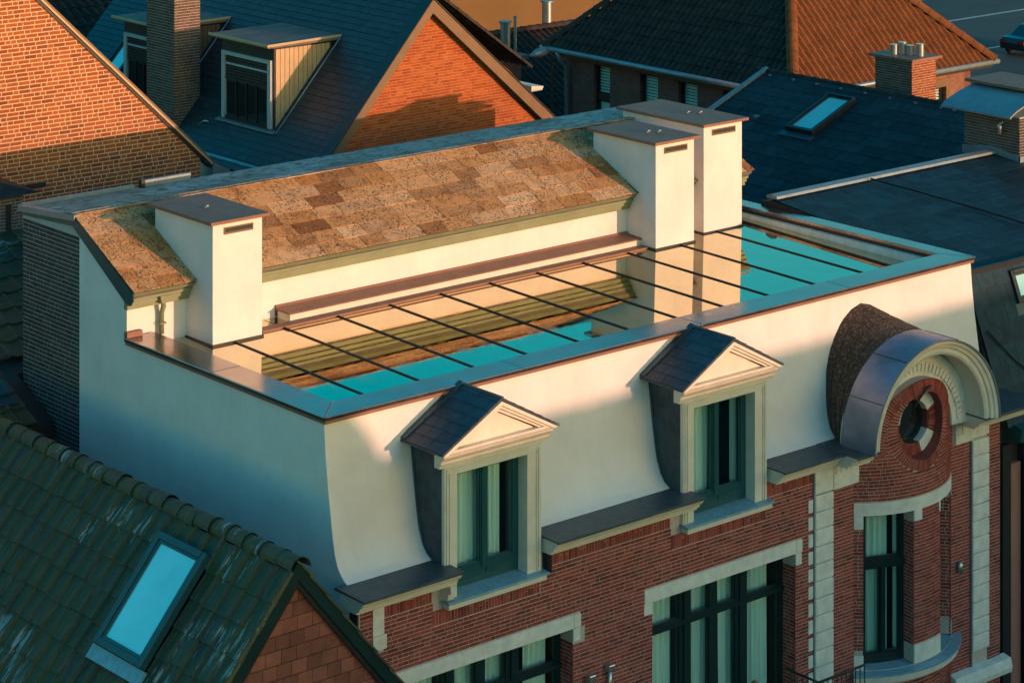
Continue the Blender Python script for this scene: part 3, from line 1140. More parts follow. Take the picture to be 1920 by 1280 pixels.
    mb.build('side_flashing', 'lead_metal', D, smooth=True)
    # sill
    MB().extr([(yf + .35, 9.10), (yf - .14, 9.055), (yf - .14, 9.02), (yf + .35, 9.02)], x0 - .02, x1 + .06).build('sill', 'sill_paint', D, bevel=.006)
    MB().box(x0 + .0, x1 + .02, yf - .11, yf + .05, 8.935, 9.017).build('sill_board', 'cream_paint', D, bevel=.004)
    return D, o0, o1, yf


for x0, x1, cu in ((1.62, 3.58, [(.22, .84), (.93, 1.22)]), (6.68, 8.66, [(.22, .70), (1.28, 1.40)])):
    D, o0, o1, yf = dormer(x0, x1)
    W = o1 - o0
    panes = [(.12, W / 2 - .07, 9.38, 10.86), (W / 2 + .07, W - .12, 9.38, 10.86)]
    tf = facade_tf(o0, yf + .22)
    f = window(H, tf, W, 9.10, 10.94, panes, cu, fmat='teal_paint')
    MB(tf).box(W / 2 - .045, W / 2 + .045, -.02, -.001, 9.3, 10.9).build('meeting_stile', 'teal_paint', f)
    MB(tf).box(.09, W / 2 - .05, -.015, -.001, 9.20, 9.30).build('bottom_rail', 'teal_paint', f)
    MB(tf).box(W / 2 + .05, W - .09, -.015, -.001, 9.20, 9.30).build('bottom_rail', 'teal_paint', f)

# ---- arched hood over the bow
HX, HZ = 12.2, 9.58
ring = [(1.40, -1.50), (1.44, -1.53), (1.46, -1.53), (1.47, -1.51), (1.52, -1.51), (1.53, -1.55), (1.585, -1.57), (1.60, -1.60), (1.655, -1.62), (1.655, -.80), (1.40, -.80)]
hood = MB().arc(ring, HX, HZ, 0, 180, 56).build('arched_hood', 'cream_paint', H, angle=35)
MB().arc([(1.658, -1.645), (1.69, -1.645), (1.70, -.86), (1.658, -.86)], HX, HZ, 0, 180, 56).build('metal_cover', 'hood_metal', hood, angle=35)
for a_ in (35, 72, 120, 150):
    MB().arc([(1.690, -1.64), (1.703, -1.64), (1.707, -.87), (1.697, -.87)], HX, HZ, a_, a_ + .45, 1).build('cover_seam', 'lead_metal', hood)
# horizontal ends of the hood
CP2 = [(-.80, 9.34), (-1.28, 9.34), (-1.29, 9.39), (-1.35, 9.40), (-1.38, 9.46), (-1.45, 9.49), (-1.50, 9.54), (-1.505, 9.565), (-.60, 9.565)]
for a, b_ in ((10.225, 10.795), (13.605, 15.22)):
    c_ = MB().extr(CP2, a, b_).build('hood_cornice', 'cream_paint', H)
    MB().extr([(-1.54, 9.55), (-1.54, 9.59), (-.55, 9.605), (-.55, 9.568), (-1.515, 9.568), (-1.515, 9.55)], a - .02, b_ + .03).build('lead_top', 'lead_metal', c_, bevel=.006)
# tiled barrel behind, from the hood to the mansard
rows_ = []
nA = 40
Bc = [(10.72, 9.60), (10.80, 9.80), (10.83, 10.02), (10.87, 10.28), (10.93, 10.63), (11.05, 10.91), (11.22, 11.18), (11.44, 11.42), (11.70, 11.58), (11.96, 11.65), (12.25, 11.67)]
Bc = Bc[:-1] + [(23.92 - x, z) for x, z in Bc[::-1][1:]]


def samp(P, t):
    ln = [0]
    for p, q in zip(P, P[1:]):
        ln.append(ln[-1] + math.hypot(q[0] - p[0], q[1] - p[1]))
    d = t * ln[-1]
    for i in range(len(P) - 1):
        if d <= ln[i + 1] + 1e-9:
            u = (d - ln[i]) / (ln[i + 1] - ln[i])
            return P[i][0] + (P[i + 1][0] - P[i][0]) * u, P[i][1] + (P[i + 1][1] - P[i][1]) * u


cb = MB()
nl = 4
grid = []
for i in range(nA + 1):
    t_ = i / nA
    a_ = math.pi * (1 - t_)
    fx, fz = HX + 1.66 * math.cos(a_), HZ + .02 + 1.66 * math.sin(a_)
    bx, bz = samp(Bc, t_)
    by = ym(bz) + .03
    grid.append([(fx + (bx - fx) * k / nl, -.87 + (by + .87) * k / nl, fz + (bz - fz) * k / nl) for k in range(nl + 1)])
cb.sweep(grid, close_ring=False, caps=False)
barrel = cb.build('barrel_roof', 'arch_tile', H, smooth=True, fix=False)
# separate tile slabs over it
for i in range(0, nA, 4):
    for k in range(0, nl, 1):
        if k + 1 > nl:
            continue
        i0, i1 = i, min(i + 4, nA)
        off = .010 + .003 * ((i // 4 + k) % 3)
        mbt = MB()
        rings = []
        ctr = Vector((HX, 0, HZ + .3))
        for ii in range(i0, i1 + 1):
            ring_ = []
            for kk, dz in ((k, off), (k + .96, off * .5), (k + .96, -.01), (k, -.01)):
                k0 = int(kk)
                u = kk - k0
                p = Vector(grid[ii][k0]).lerp(Vector(grid[ii][min(k0 + 1, nl)]), u)
                nrm = (p - Vector((ctr.x, p.y, ctr.z))).normalized()
                tgt = 0.0
                if ii == i0:
                    q_ = Vector(grid[ii + 1][k0])
                    p = p.lerp(q_, .02)
                ring_.append(tuple(p + nrm * dz))
            rings.append(ring_)
        mbt.sweep(rings)
        mbt.build('tile', 'arch_tile', barrel, smooth=False)

# tympanum inside the hood
TZ = 9.47
mb = MB()
mb.arc([(1.00, -1.08), (1.45, -1.08), (1.45, -.85), (1.00, -.85)], HX, TZ + .02, -2, 182, 48)
tym = mb.build('arch_plaster', 'stone_white', H, angle=35)
for i in range(34):
    a_ = 4 + i * 172 / 34
    MB().arc([(1.13, -1.115), (1.27, -1.115), (1.27, -1.07), (1.13, -1.07)], HX, TZ, a_, a_ + 3.7, 2).build('dentil', 'stone_white', tym)
for a, b_, c_, d_ in ((10.33, 11.16, 8.85, 9.34), (13.58, 14.06, 8.95, 9.34), (9.87, 10.33, 8.86, 9.34), (14.06, 14.53, 8.98, 9.34)):
    pn = MB().box(a + .002, b_ - .002, FY - .05 - (.01 if b_ - a > .47 else 0), FY + .1, c_, d_).build('stone_panel', 'stone_white', H, bevel=.006)
    if a in (10.33, 13.58):
        for k in range(4 if a < 11 else 2):
            x_ = a + .04 + k * .13
            MB().box(x_, x_ + .03, FY - .075, FY - .05, 9.12, 9.26).build('groove_block', 'stone_white', pn)
# back face behind the bow so that nothing shows through
mb = MB()
mb.box(10.9, 13.55, -.60, -.45, 8.4, 9.45)
mb.arc([(.01, -.60), (1.2, -.60), (1.2, -.45), (.01, -.45)], HX, TZ, 0, 180, 24)
mb.build('bow_core', 'dark_interior', H)

# ---- the bow itself
def bp(a, r=BR):
    return Vector((BXC + r * math.sin(R_(a)), BYC - r * math.cos(R_(a)), 0))


W1, W2 = (-37.0, -7.8), (14.8, 40.5)
WZ0, WZ1 = 5.55, 8.25
deg = lambda s: math.degrees(s / BR)
rad_s = lambda a: R_(a) * BR
A_L, A_R = -42.0, 43.0


def in_arch(a, z):
    x = BR * math.sin(R_(a))
    if z > TZ:
        return x * x + (z - TZ) ** 2 < .93 ** 2
    return True


OC = (12.2, 9.70)


def ocd(a, z):
    return math.hypot(BXC + BR * math.sin(R_(a)) - OC[0], z - OC[1])


# mortar skin of the bow, cut in cells
sk = MB()
na, nz = 110, 150
za0, za1 = 3.6, 10.52
for i in range(na):
    for j in range(nz):
        a0_, a1_ = A_L + (A_R - A_L) * i / na, A_L + (A_R - A_L) * (i + 1) / na
        z0_, z1_ = za0 + (za1 - za0) * j / nz, za0 + (za1 - za0) * (j + 1) / nz
        am, zm = (a0_ + a1_) / 2, (z0_ + z1_) / 2
        if not in_arch(am, zm) or ocd(am, zm) < .70 or (zm > 9.32 and abs(BR * math.sin(R_(am))) > 1.02):
            continue
        if WZ0 < zm < WZ1 and (W1[0] < am < W1[1] or W2[0] < am < W2[1]):
            continue
        p0, p1 = bp(a0_, BR - .007), bp(a1_, BR - .007)
        sk.add([(p0.x, p0.y, z0_), (p1.x, p1.y, z0_), (p1.x, p1.y, z1_), (p0.x, p0.y, z1_)], [(0, 1, 2, 3)])
bow = sk.build('bow_wall', 'mortar_light', H, fix=False)


def bmap(s, z):
    a = s / BR
    t = Vector((math.cos(a), math.sin(a), 0))
    n = Vector((math.sin(a), -math.cos(a), 0))
    return Vector((BXC + BR * math.sin(a), BYC - BR * math.cos(a), z)), t, n


def bspan(z):
    a0_, a1_ = A_L, A_R
    cu_ = []
    if z > TZ:
        h_ = math.sqrt(max(0, .84 ** 2 - (z - TZ) ** 2))
        if h_ < .03:
            return []
        a0_, a1_ = -math.degrees(math.asin(h_ / BR)), math.degrees(math.asin(h_ / BR))
    elif z > 9.29:
        a0_, a1_ = -math.degrees(math.asin(.84 / BR)), math.degrees(math.asin(.84 / BR))
    if abs(z - OC[1]) < .79:
        h_ = math.sqrt(.79 ** 2 - (z - OC[1]) ** 2)
        q = math.degrees(math.asin(min(.99, h_ / BR)))
        cu_.append((-q, q))
    if WZ0 < z < WZ1:
        cu_ += [W1, W2]
    if WZ1 <= z < 8.47:
        return []
    if 8.05 < z < WZ1:
        cu_ += [(-42, -37), (-8, -2.0), (13.3, 15)]
    if 5.3 < z < 5.87:
        cu_ += [(-42, -37), (-8, 15)] if z > 5.45 else [(-43, 44)]
    return [(rad_s(a), rad_s(b_)) for a, b_ in spans_minus(a0_, a1_, cu_)]


itb = []
for (a, b_, c_, d_) in courses(3.6, 10.5, bspan, st=.19, hd=.098):
    itb.append((a, b_, c_, d_))
lay_bricks(itb, bmap, 'brick_red', bow, n_ind=300)


def polar_bricks(cx, cz, r0, r1, a0_, a1_, n, yfun, parent, mat='brick_red', depth=.04, name='voussoir', skip=None):
    for i in range(n):
        b0 = R_(a0_ + (a1_ - a0_) * i / n)
        b1 = R_(a0_ + (a1_ - a0_) * (i + 1) / n)
        if skip and skip(math.degrees((b0 + b1) / 2)):
            continue
        g_ = .13 * (b1 - b0)
        mbv = MB()
        q = []
        for r_, bb in ((r0, b0 + g_), (r1, b0 + g_ * .8), (r1, b1 - g_ * .8), (r0, b1 - g_)):
            q.append((cx + r_ * math.cos(bb), cz + r_ * math.sin(bb)))
        vs = [(x, yfun(x), z) for x, z in q] + [(x, yfun(x) + depth, z) for x, z in q]
        mbv.add(vs, [(0, 1, 2, 3), (7, 6, 5, 4), (0, 4, 5, 1), (1, 5, 6, 2), (2, 6, 7, 3), (3, 7, 4, 0)])
        mbv.build(name, mat, parent)


ysurf = lambda x: BYC - math.sqrt(max(.01, BR ** 2 - (x - BXC) ** 2))
def mortar_ring(cx, cz, r0, r1, a0_, a1_, dy, rim=None):
    mr = MB()
    rg = []
    for k in range(65):
        a_ = R_(a0_ + (a1_ - a0_) * k / 64)
        row = []
        for r_ in (r0, (r0 + r1) / 2, r1):
            x, z = cx + r_ * math.cos(a_), cz + r_ * math.sin(a_)
            row.append((x, ysurf(x) + dy, z))
        if rim is not None:
            x, z = cx + r1 * math.cos(a_), cz + r1 * math.sin(a_)
            row.append((x, rim, z))
        rg.append(row)
    mr.sweep(rg, close_ring=False, caps=False)
    mr.build('mortar_ring', 'mortar_light', bow, fix=False)


mortar_ring(HX, TZ, .82, 1.048, -12, 192, .004, -.9)
mortar_ring(OC[0], OC[1], .602, .80, 0, 360, .004)
polar_bricks(HX, TZ, .845, 1.05, -12, 192, 64, lambda x: ysurf(x) - .006, bow, depth=.03)
polar_bricks(OC[0], OC[1], .60, .785, -205, 25, 46, lambda x: ysurf(x) - .005, bow, depth=.03)
polar_bricks(OC[0], OC[1], .60, .785, 25, 155, 26, lambda x: ysurf(x) - .005, bow, depth=.03)
# deep round reveal and inner ring
mb = MB()
rings = []
for k in range(49):
    a_ = 2 * math.pi * k / 48
    x, z = OC[0] + .598 * math.cos(a_), OC[1] + .598 * math.sin(a_)
    rings.append([(x, ysurf(x) + .01, z), (x, -1.02, z)])
mb.sweep(rings, close_ring=False, caps=False)
oc = mb.build('round_window', 'brick_red', bow, smooth=True, fix=False)
mb = MB()
rings = []
for k in range(49):
    a_ = 2 * math.pi * k / 48
    x, z = OC[0] + .40 * math.cos(a_), OC[1] + .40 * math.sin(a_)
    rings.append([(x, -1.05, z), (x, -.80, z)])
mb.sweep(rings, close_ring=False, caps=False)
mb.build('inner_reveal', 'brick_red', bow, smooth=True, fix=False)
inner = MB()
rings = []
for k in range(49):
    a_ = 2 * math.pi * k / 48
    rings.append([(OC[0] + r_ * math.cos(a_), -1.03, OC[1] + r_ * math.sin(a_)) for r_ in (.395, .60)])
inner.sweep(rings, close_ring=False, caps=False)
inner.build('inner_ring', 'mortar_light', bow, fix=False)
for i, (b0, b1) in enumerate(((24, 66), (114, 176), (-70, -27))):
    MB().arc([(.385, -1.06), (.592, -1.06), (.592, -.92), (.385, -.92)], OC[0], OC[1], b0, b1, 10).build('keystone', 'stone_white', bow, angle=30)
for b0, b1, n in ((67, 113, 8), (-26, 23, 9), (177, 289, 18)):
    polar_bricks(OC[0], OC[1], .40, .588, b0, b1, n, lambda x: -1.055, bow, depth=.03)
mb = MB()
mb.arc([(.33, -.90), (.41, -.90), (.41, -.82), (.33, -.82)], OC[0], OC[1], 0, 360, 40)
mb.build('round_frame', 'dark_teal_paint', bow, angle=35)
mb = MB()
mb.arc([(.001, -.86), (.335, -.86), (.335, -.855), (.001, -.855)], OC[0], OC[1], 0, 360, 32)
mb.build('pane', 'dark_glass', bow)
mb = MB()
mb.tube([(12.25, -1.40, 10.42), (12.16, -1.37, 10.37), (12.02, -1.33, 10.20), (11.90, -1.30, 10.02)], [.03, .022, .016, .012], 8)
mb.build('wall_anchor', 'dark_paint', bow, smooth=True)

# lintel band, feet and sill of the bow
MB().bow([(BR + .012, 8.255), (BR + .012, 8.47), (BR - .3, 8.47), (BR - .3, 8.255)], BXC, BYC, A_L, A_R, 40).build('lintel_band', 'stone_white', bow, angle=30)
for a0_, a1_, z0_, z1_ in ((-42, -37.1, 8.02, 8.253), (-7.7, -2.1, 8.06, 8.253), (13.4, 14.7, 8.07, 8.253), (40.6, 43, 8.07, 8.253), (-42, -37.1, 5.55, 5.80), (-7.7, 14.7, 5.55, 5.865), (40.6, 43, 5.55, 5.8)):
    MB().bow([(BR + .012, z0_), (BR + .012, z1_), (BR - .3, z1_), (BR - .3, z0_)], BXC, BYC, a0_, a1_, 10).build('stone_block', 'stone_white', bow, angle=30)
MB().bow([(BR + .20, 5.485), (BR + .20, 5.515), (BR - .30, 5.545), (BR - .30, 5.485)], BXC, BYC, -42.5, 46, 40).build('sill', 'sill_paint', bow, angle=30)
MB().bow([(BR + .15, 5.36), (BR + .16, 5.40), (BR + .18, 5.482), (BR - .1, 5.482), (BR - .1, 5.36)], BXC, BYC, -42.4, 46, 40).build('sill_board', 'stone_white', bow, angle=30)
# pier reveals in brick
for a_ in (W1[1], W2[1]):
    pa, pb = bp(a_, BR - .005), bp(a_, BR - .29)
    t = (pb - pa)
    ln_ = t.length
    t = t.normalized()
    n = Vector((-math.cos(R_(a_)), -math.sin(R_(a_)), 0))
    itr = courses(5.87, 8.05, lambda z: [(0, ln_)])
    lay_bricks(itr, lambda s, z, pa=pa, t=t, n=n: (pa + t * s + n * .004 + Vector((0, 0, z)), t, n), 'brick_red', bow, n_ind=0, depth=.02)
    q0, q1 = pa, pb
    MB().add([], [])
    m_ = MB()
    m_.add([(q0.x, q0.y, 5.55), (q1.x, q1.y, 5.55), (q1.x, q1.y, 8.25), (q0.x, q0.y, 8.25)], [(0, 1, 2, 3)])
    m_.build('reveal', 'mortar_light', bow, fix=False)
for (a0_, a1_), cu in ((W1, [(.16, .62), (.70, .92)]), (W2, [(.1, .5)])):
    p0, p1 = bp(a0_, BR - .27), bp(a1_, BR - .27)
    t = (p1 - p0)
    W = t.length
    t = t.normalized()
    nin = Vector((-t.y, t.x, 0))
    if nin.y < 0:
        nin = -nin
    tf = lambda s, d, z, p0=p0, t=t, nin=nin: tuple(p0 + t * s + nin * d + Vector((0, 0, z)))
    panes = [(.07, W - .08, 7.38, 8.19), (.07, W / 2 - .045, 5.70, 7.22), (W / 2 + .045, W - .08, 5.70, 7.22)]
    f = window(H, tf, W, 5.55, 8.25, panes, cu, room=.55)
    MB(tf).box(.0, W, -.05, -.001, 7.24, 7.34).build('transom', 'dark_teal_paint', f)
    MB(tf).box(W / 2 - .03, W / 2 + .03, -.02, -.001, 5.7, 7.2).build('mullion', 'dark_teal_paint', f)

# ---- quoin strips
z_ = 8.84
while z_ > 3.6:
    MB().box(9.872, 10.328, FY - .06, FY + .05, z_ - .29, z_ - .004).build('quoin_block', 'stone_white', H, bevel=.02)
    MB().box(9.742, 9.855, FY - .012, FY + .05, z_ - .285, z_ - .065).build('quoin_block', 'stone_white', H, bevel=.006)
    if z_ - .29 > 4.75:
        MB().box(14.062, 14.528, FY - .06, FY + .05, z_ + .09 - .29, z_ + .086).build('quoin_block', 'stone_white', H, bevel=.02)
    z_ -= .298
MB().box(9.856, 9.87, FY - .03, FY + .05, 3.6, 9.33).build('conductor', 'zinc', H)
MB().box(14.042, 14.058, FY - .04, FY + .05, 4.8, 8.95).build('conductor', 'zinc', H)
MB().extr([(-.78, 4.50), (-.98, 4.50), (-1.0, 4.60), (-.96, 4.76), (-.78, 4.80)], 13.45, 15.02).build('string_course', 'stone_white', H, bevel=.006)
# lamp, vents and bits on the facade
MB().bow([(.001, 6.60), (.05, 6.61), (.06, 6.72), (.04, 6.80), (.001, 6.82)], 13.70, FY - .05, 0, 350, 14).build('wall_lamp', 'zinc_bright', H, smooth=True)
for x_, z_ in ((4.62, 7.06), (5.04, 7.12)):
    mb = MB()
    mb.tube([(x_, FY - .06, z_ - .5), (x_, FY - .06, z_)], .035, 8)
    v_ = mb.build('vent_pipe', 'zinc_bright', H, smooth=True)
    MB().box(x_ - .07, x_ + .07, FY - .13, FY - .002, z_ - .02, z_ + .09).build('vent_hood', 'zinc_bright', v_, bevel=.02)
# balcony rail at the foot of the picture
rail = MB()
rx0, rx1, ry = 9.20, 10.35, -1.55
rail.tube([(rx0, ry, 6.02), (rx1, ry, 6.02)], .022, 8)
rail.tube([(rx0, ry, 5.2), (rx1, ry, 5.2)], .018, 8)
rail.tube([(rx0, ry, 6.02), (rx0, FY + .02, 6.02)], .022, 8)
RL = rail.build('balcony_rail', 'dark_paint', H, smooth=True)
for k in range(11):
    x_ = rx0 + (rx1 - rx0) * k / 10
    mb = MB()
    mb.tube([(x_, ry, 5.2), (x_, ry, 6.02)], .011, 6)
    mb.build('baluster', 'dark_paint', RL, smooth=True)
for k in range(1, 6):
    y_ = ry + (FY - ry) * k / 6
    mb = MB()
    mb.tube([(rx0, y_, 5.2), (rx0, y_, 6.02)], .011, 6)
    mb.build('baluster', 'dark_paint', RL, smooth=True)
MB().box(9.1, 10.42, -1.62, FY + .02, 5.0, 5.12).build('balcony_slab', 'stone_white', H)
mb = MB()
mb.tube([(8.02, -1.2, 5.2), (8.02, -1.2, 6.12), (8.02, -1.2, 6.15), (8.02, -1.2, 6.22), (8.02, -1.2, 6.26)], [.05, .045, .08, .07, .02], 12)
mb.build('wooden_finial', 'wood_post', H, smooth=True)

# ================================================================== MOSSY HOUSE, FRONT LEFT
MA = thing('mossy_gable_house', (-2, 3, 0), 'low house with mossy dark tiled roof and red shingled gable beside the white side wall', 'house')
AX, AY, AZ = -2.0, -2.0, 10.88
k50 = 1.19
wl_, wr_ = AX - 3.4, -.10
body = MB()
body.add([(AX - 3.3, AY + .03, 0), (-.2, AY + .03, 0), (-.2, AY + .03, AZ - .25 - 1.8 * k50), (AX, AY + .03, AZ - .25), (AX - 3.3, AY + .03, AZ - .25 - 3.3 * k50),
          (AX - 3.3, 10, 0), (-.2, 10, 0), (-.2, 10, AZ - .25 - 1.8 * k50), (AX, 10, AZ - .25), (AX - 3.3, 10, AZ - .25 - 3.3 * k50)],
         [(0, 1, 2, 3, 4), (5, 9, 8, 7, 6), (0, 4, 9, 5), (1, 6, 7, 2), (2, 7, 8, 3), (3, 8, 9, 4)])
body.build('wall', 'black_clad', MA)
# tiles
U_ = Vector((0, 1, 0))
Vl = Vector((1, 0, k50)).normalized()
rl = 4.6
O_ = Vector((AX, AY - .12, AZ - .05)) - Vl * rl
dk = MB()
dk.extr([(AX - 3.5, AZ - .12 - 3.5 * k50), (AX, AZ - .12), (AX + 1.85, AZ - .12 - 1.85 * k50), (AX + 1.85, AZ - .22 - 1.85 * k50), (AX, AZ - .24), (AX - 3.5, AZ - .24 - 3.5 * k50)], AY + .06, 10, 'y')
mroof = dk.build('roof', 'black_clad', MA)
Nl = Vector((-k50, 0, 1)).normalized()
SKY = (.46, 2.28, -.52, .88)
cnt = 0
tw, gg = .335, .44
rowi = 0
vv = rl - .18
while vv > .3:
    yy = 0.0
    while yy < 10.8:
        c_ = O_ + U_ * (yy + tw / 2) + Vl * (vv - gg / 2) + Nl * (.02)
        px, py, dp = to_px(c_)
        ss = rl - vv + gg / 2
        yw = AY - .12 + yy + tw / 2
        if -60 < px < 700 and -50 < py < 1330 and not (SKY[0] + .05 < ss < SKY[1] + .3 and SKY[2] + .05 < yw < SKY[3] + .02):
            tl = .07
            ey = (Vl - Nl * tl).normalized()
            ez = (Nl + Vl * tl).normalized()
            j = random.uniform(-.012, .012)
            ex = (U_ + ey * j).normalized()
            piece('tile', 'rolled_tile', 'mossy_tile', mroof, c_ + Nl * random.uniform(0, .014) + Vl * random.uniform(-.02, .02), (tw * 1.03, gg * 1.12, .062), ex, ey, ez)
            cnt += 1
        yy += tw
    vv -= gg
    rowi += 1
# right-hand slope in dark boards, verge boards and ridge
pr_ = Vector((AX + 1.9, 0, AZ - .10 - 1.9 * k50))
lay_slabs(mroof, (AX + 1.92, AY - .12, AZ - .07 - 1.92 * k50), (0, 1, 0), Vector((-1.92, 0, 1.92 * k50)), 3.0, 1.92 * math.hypot(1, k50), .44, .30, .36, .03, 'mossy_tile', name='tile')
yy = AY - .14
while yy < 9.0:
    piece('ridge_tile', 'ridge_cap', 'mossy_tile', mroof, Vector((AX, yy + .21, AZ - .13)) + Vector((random.uniform(-.01, .01), 0, random.uniform(-.01, .012))), (.34, .46, .34))
    yy += .42
for sg, ln_ in ((-1, 3.4), (1, 1.95)):
    q = [(AX, AZ - .02), (AX + sg * ln_, AZ - .02 - ln_ * k50), (AX + sg * ln_, AZ - .30 - ln_ * k50), (AX, AZ - .30)]
    MB().extr(q, AY - .10, AY - .05, 'y').build('verge_board', 'dark_teal_paint', MA)
    q = [(AX, AZ - .303), (AX + sg * ln_, AZ - .303 - ln_ * k50), (AX + sg * ln_, AZ - .40 - ln_ * k50), (AX, AZ - .40)]
    MB().extr(q, AY - .07, AY + .02, 'y').build('verge_board', 'dark_paint', MA)
# gable shingles
zz = 7.6
k = 0
while zz < AZ - .38:
    top = min(zz + .205, AZ - .36)
    xl = AX - (AZ - .30 - zz) / k50
    xr = AX + (AZ - .30 - zz) / k50
    s_ = -4.6 + (.13 if k % 2 else 0)
    while s_ < .2:
        w_ = random.uniform(.235, .275)
        a, b_ = max(s_, xl), min(s_ + w_, xr)
        if b_ - a > .03 and b_ > -4.6:
            piece('shingle', 'block', 'red_shingle', MA, Vector(((a + b_) / 2, AY + .012 + random.uniform(-.003, .003), zz + .10)), (b_ - a - .008, .018, .197), Vector((1, 0, random.uniform(-.01, .01))).normalized(), Vector((0, 1, .05)).normalized(), Vector((0, -.05, 1)).normalized())
        s_ += w_
    zz += .205
    k += 1
# skylight
Oy = Vector((AX, AY, AZ)) - Vl * 2.25 + Nl * .05
Oy.y = -.46
sk_ = skylight(MA, (Oy.x, -.44, Oy.z), (0, 1, 0), Vl, 1.26, 1.76, fmat='teal_paint', th=.12, fr=.10, flash='sill_paint')

# ================================================================== BRICK GABLE HOUSE, LEFT
BG = thing('brick_gable_house', (5, 20, 0), 'tall brick house whose plain gable wall is half sunlit at the upper left', 'house')
BY = 15.0
vx = lambda z: 7.92 - (z - 12.35) * (7.92 - 3.82) / (16.19 - 12.35)
mb = MB()
zt_ = 18.9
q = [(-9, 0), (7.72, 0), (7.72, 12.4), (vx(zt_), zt_), (vx(zt_) - 2, zt_), (-9, 10.5)]
mb.extr(q, BY + .005, BY + .4, 'y')
mb.build('gable_wall', 'mortar_buff', BG)
MB().box(-8.9, 7.7, BY + .4, 20.5, 0, 11.9).build('rear_block', 'black_clad', BG)
it = courses(11.4, 17.1, lambda z: [(1.9, min(7.72, vx(z) - .08))] if z > 12.0 else [(3.5, 7.72)], h=.086, j=.020, st=.27, hd=.13)
lay_bricks(it, plane_y(BY), 'brick_tan', BG)
# coping along the gable
c0_, c1_ = Vector((vx(12.0), 0, 12.0)), Vector((vx(18.0), 0, 18.0))
dv = (c1_ - c0_).normalized()
nv = Vector((-dv.z, 0, dv.x))
if nv.z < 0:
    nv = -nv
for t0, t1, ya, yb, mt in ((-.02, .02, BY - .06, BY + .34, 'gold_clad'), (.022, .07, BY - .03, BY + .36, 'verge_brown'), (-.08, -.022, BY - .03, BY + .2, 'dark_paint')):
    q = [(c0_ + nv * t0), (c1_ + nv * t0), (c1_ + nv * t1), (c0_ + nv * t1)]
    MB().extr([(p.x, p.z) for p in q], ya, yb, 'y').build('gable_coping', mt, BG)
MB().extr([(vx(12.0) - .35, 11.9), (vx(12.0) + .12, 11.9), (vx(12.0) + .12, 12.12), (vx(12.0) - .3, 12.3)], BY - .1, BY + 1.5, 'y').build('gutter_end', 'zinc', BG)
mb = MB()
mb.tube([(8.05, BY + .1, 11.9), (8.0, BY + .05, 11.5), (7.85, BY - .05, 11.2), (7.82, BY - .05, 9)], .06, 8)
mb.build('rain_pipe', 'dark_paint', BG, smooth=True)
MB().box(1.6, 3.9, BY - .10, BY + .01, 12.38, 12.46).build('ledge', 'dark_paint', BG)
# rear roof slope of the same house, only its edge shows
# ================================================================== SMALL HOUSES AT THE LEFT EDGE
LE = thing('dark_lean_to', (0, 12, 0), 'dark brick outbuilding with mossy lean-to roof at the left edge behind the mossy house', 'outbuilding')
MB().box(-6, 2.05, 12.606, 14.8, 0, 12.95).build('wall', 'mortar_grey', LE)
it = courses(11.9, 12.93, lambda z: spans_minus(.2, 2.04, [(1.66, 1.80)] if z < 12.75 else []))
lay_bricks(it, plane_y(12.60), 'brick_brown', LE, n_ind=200)
mb = MB()
mb.add([(-6.3, 12.3, 12.96), (2.25, 12.3, 12.96), (2.25, 15, 13.0), (-6.3, 15, 13.0), (-1.4, 13.6, 14.2), (-1.5, 13.7, 14.2)],
       [(0, 1, 4), (1, 2, 5, 4), (2, 3, 5), (3, 0, 4, 5), (0, 3, 2, 1)])
mb.build('roof', 'slate_dark', LE)
MB().box(1.665, 1.795, 12.603, 12.66, 11.9, 12.75).build('door', 'black_clad', LE)
Vv = Vector((0, 4.1, 1.85)).normalized()
Nn = Vector((0, -Vv.z, Vv.y))
O_ = Vector((-3.6, 7.9, 10.12))
MB().extr([(7.9, 10.05), (12.6, 12.17), (12.6, 12.0), (7.9, 9.8)], -3.6, -.06).build('lean_to_roof', 'black_clad', LE)
MB().extr([(9.15, 10.61), (12.6, 12.165), (12.6, 12.0), (9.15, 10.3)], -.058, 2.3).build('lean_to_roof', 'black_clad', LE)
for r_ in range(12):
    for cI in range(17):
        c_ = O_ + Vector((cI * .355 + .18, 0, 0)) + Vv * (r_ * .43 + .2)
        px, py, dp = to_px(c_)
        if -40 < px < 90 and py < 860 and (c_.x < -.25 or c_.y > 9.4):
            ey = (Vv - Nn * .07).normalized()
            piece('tile', 'rolled_tile', 'mossy_tile', LE, c_ + Nn * random.uniform(0, .008), (.365, .48, .045), Vector((1, 0, 0)), ey, Vector((1, 0, 0)).cross(ey))
skylight(LE, Vector((-1.15, 8.55, 10.43)), (1, 0, 0), Vv, .62, .8, fmat='teal_paint')

# ================================================================== ORANGE GABLE HOUSE BEHIND
RG = thing('orange_gable_house', (12, 17, 0), 'house with sunlit orange brick gable, slate roof and box dormers behind the white house', 'house')
GY = 12.3
ax, az = 11.74, 15.73
kl, kr = 1.097, .858
XL, XR = 8.85, 15.35
zl, zr = az - (ax - XL) * kl, az - (XR - ax) * kr
mb = MB()
mb.extr([(XL + .15, 0), (XR - .15, 0), (XR - .15, zr - .05), (ax, az - .17), (XL + .15, zl - .02)], GY + .005, GY + .35, 'y')
mb.build('gable_wall', 'mortar_orange', RG)


def gsp(z):
    a, b_ = ax - (az - .22 - z) / kl, ax + (az - .22 - z) / kr
    a, b_ = max(a, XL + .2), min(b_, XR - .2)
    return [(a, b_)] if b_ - a > .05 else []


it = courses(11.4, 15.5, gsp)
lay_bricks(it, plane_y(GY), 'brick_orange', RG, n_ind=200)
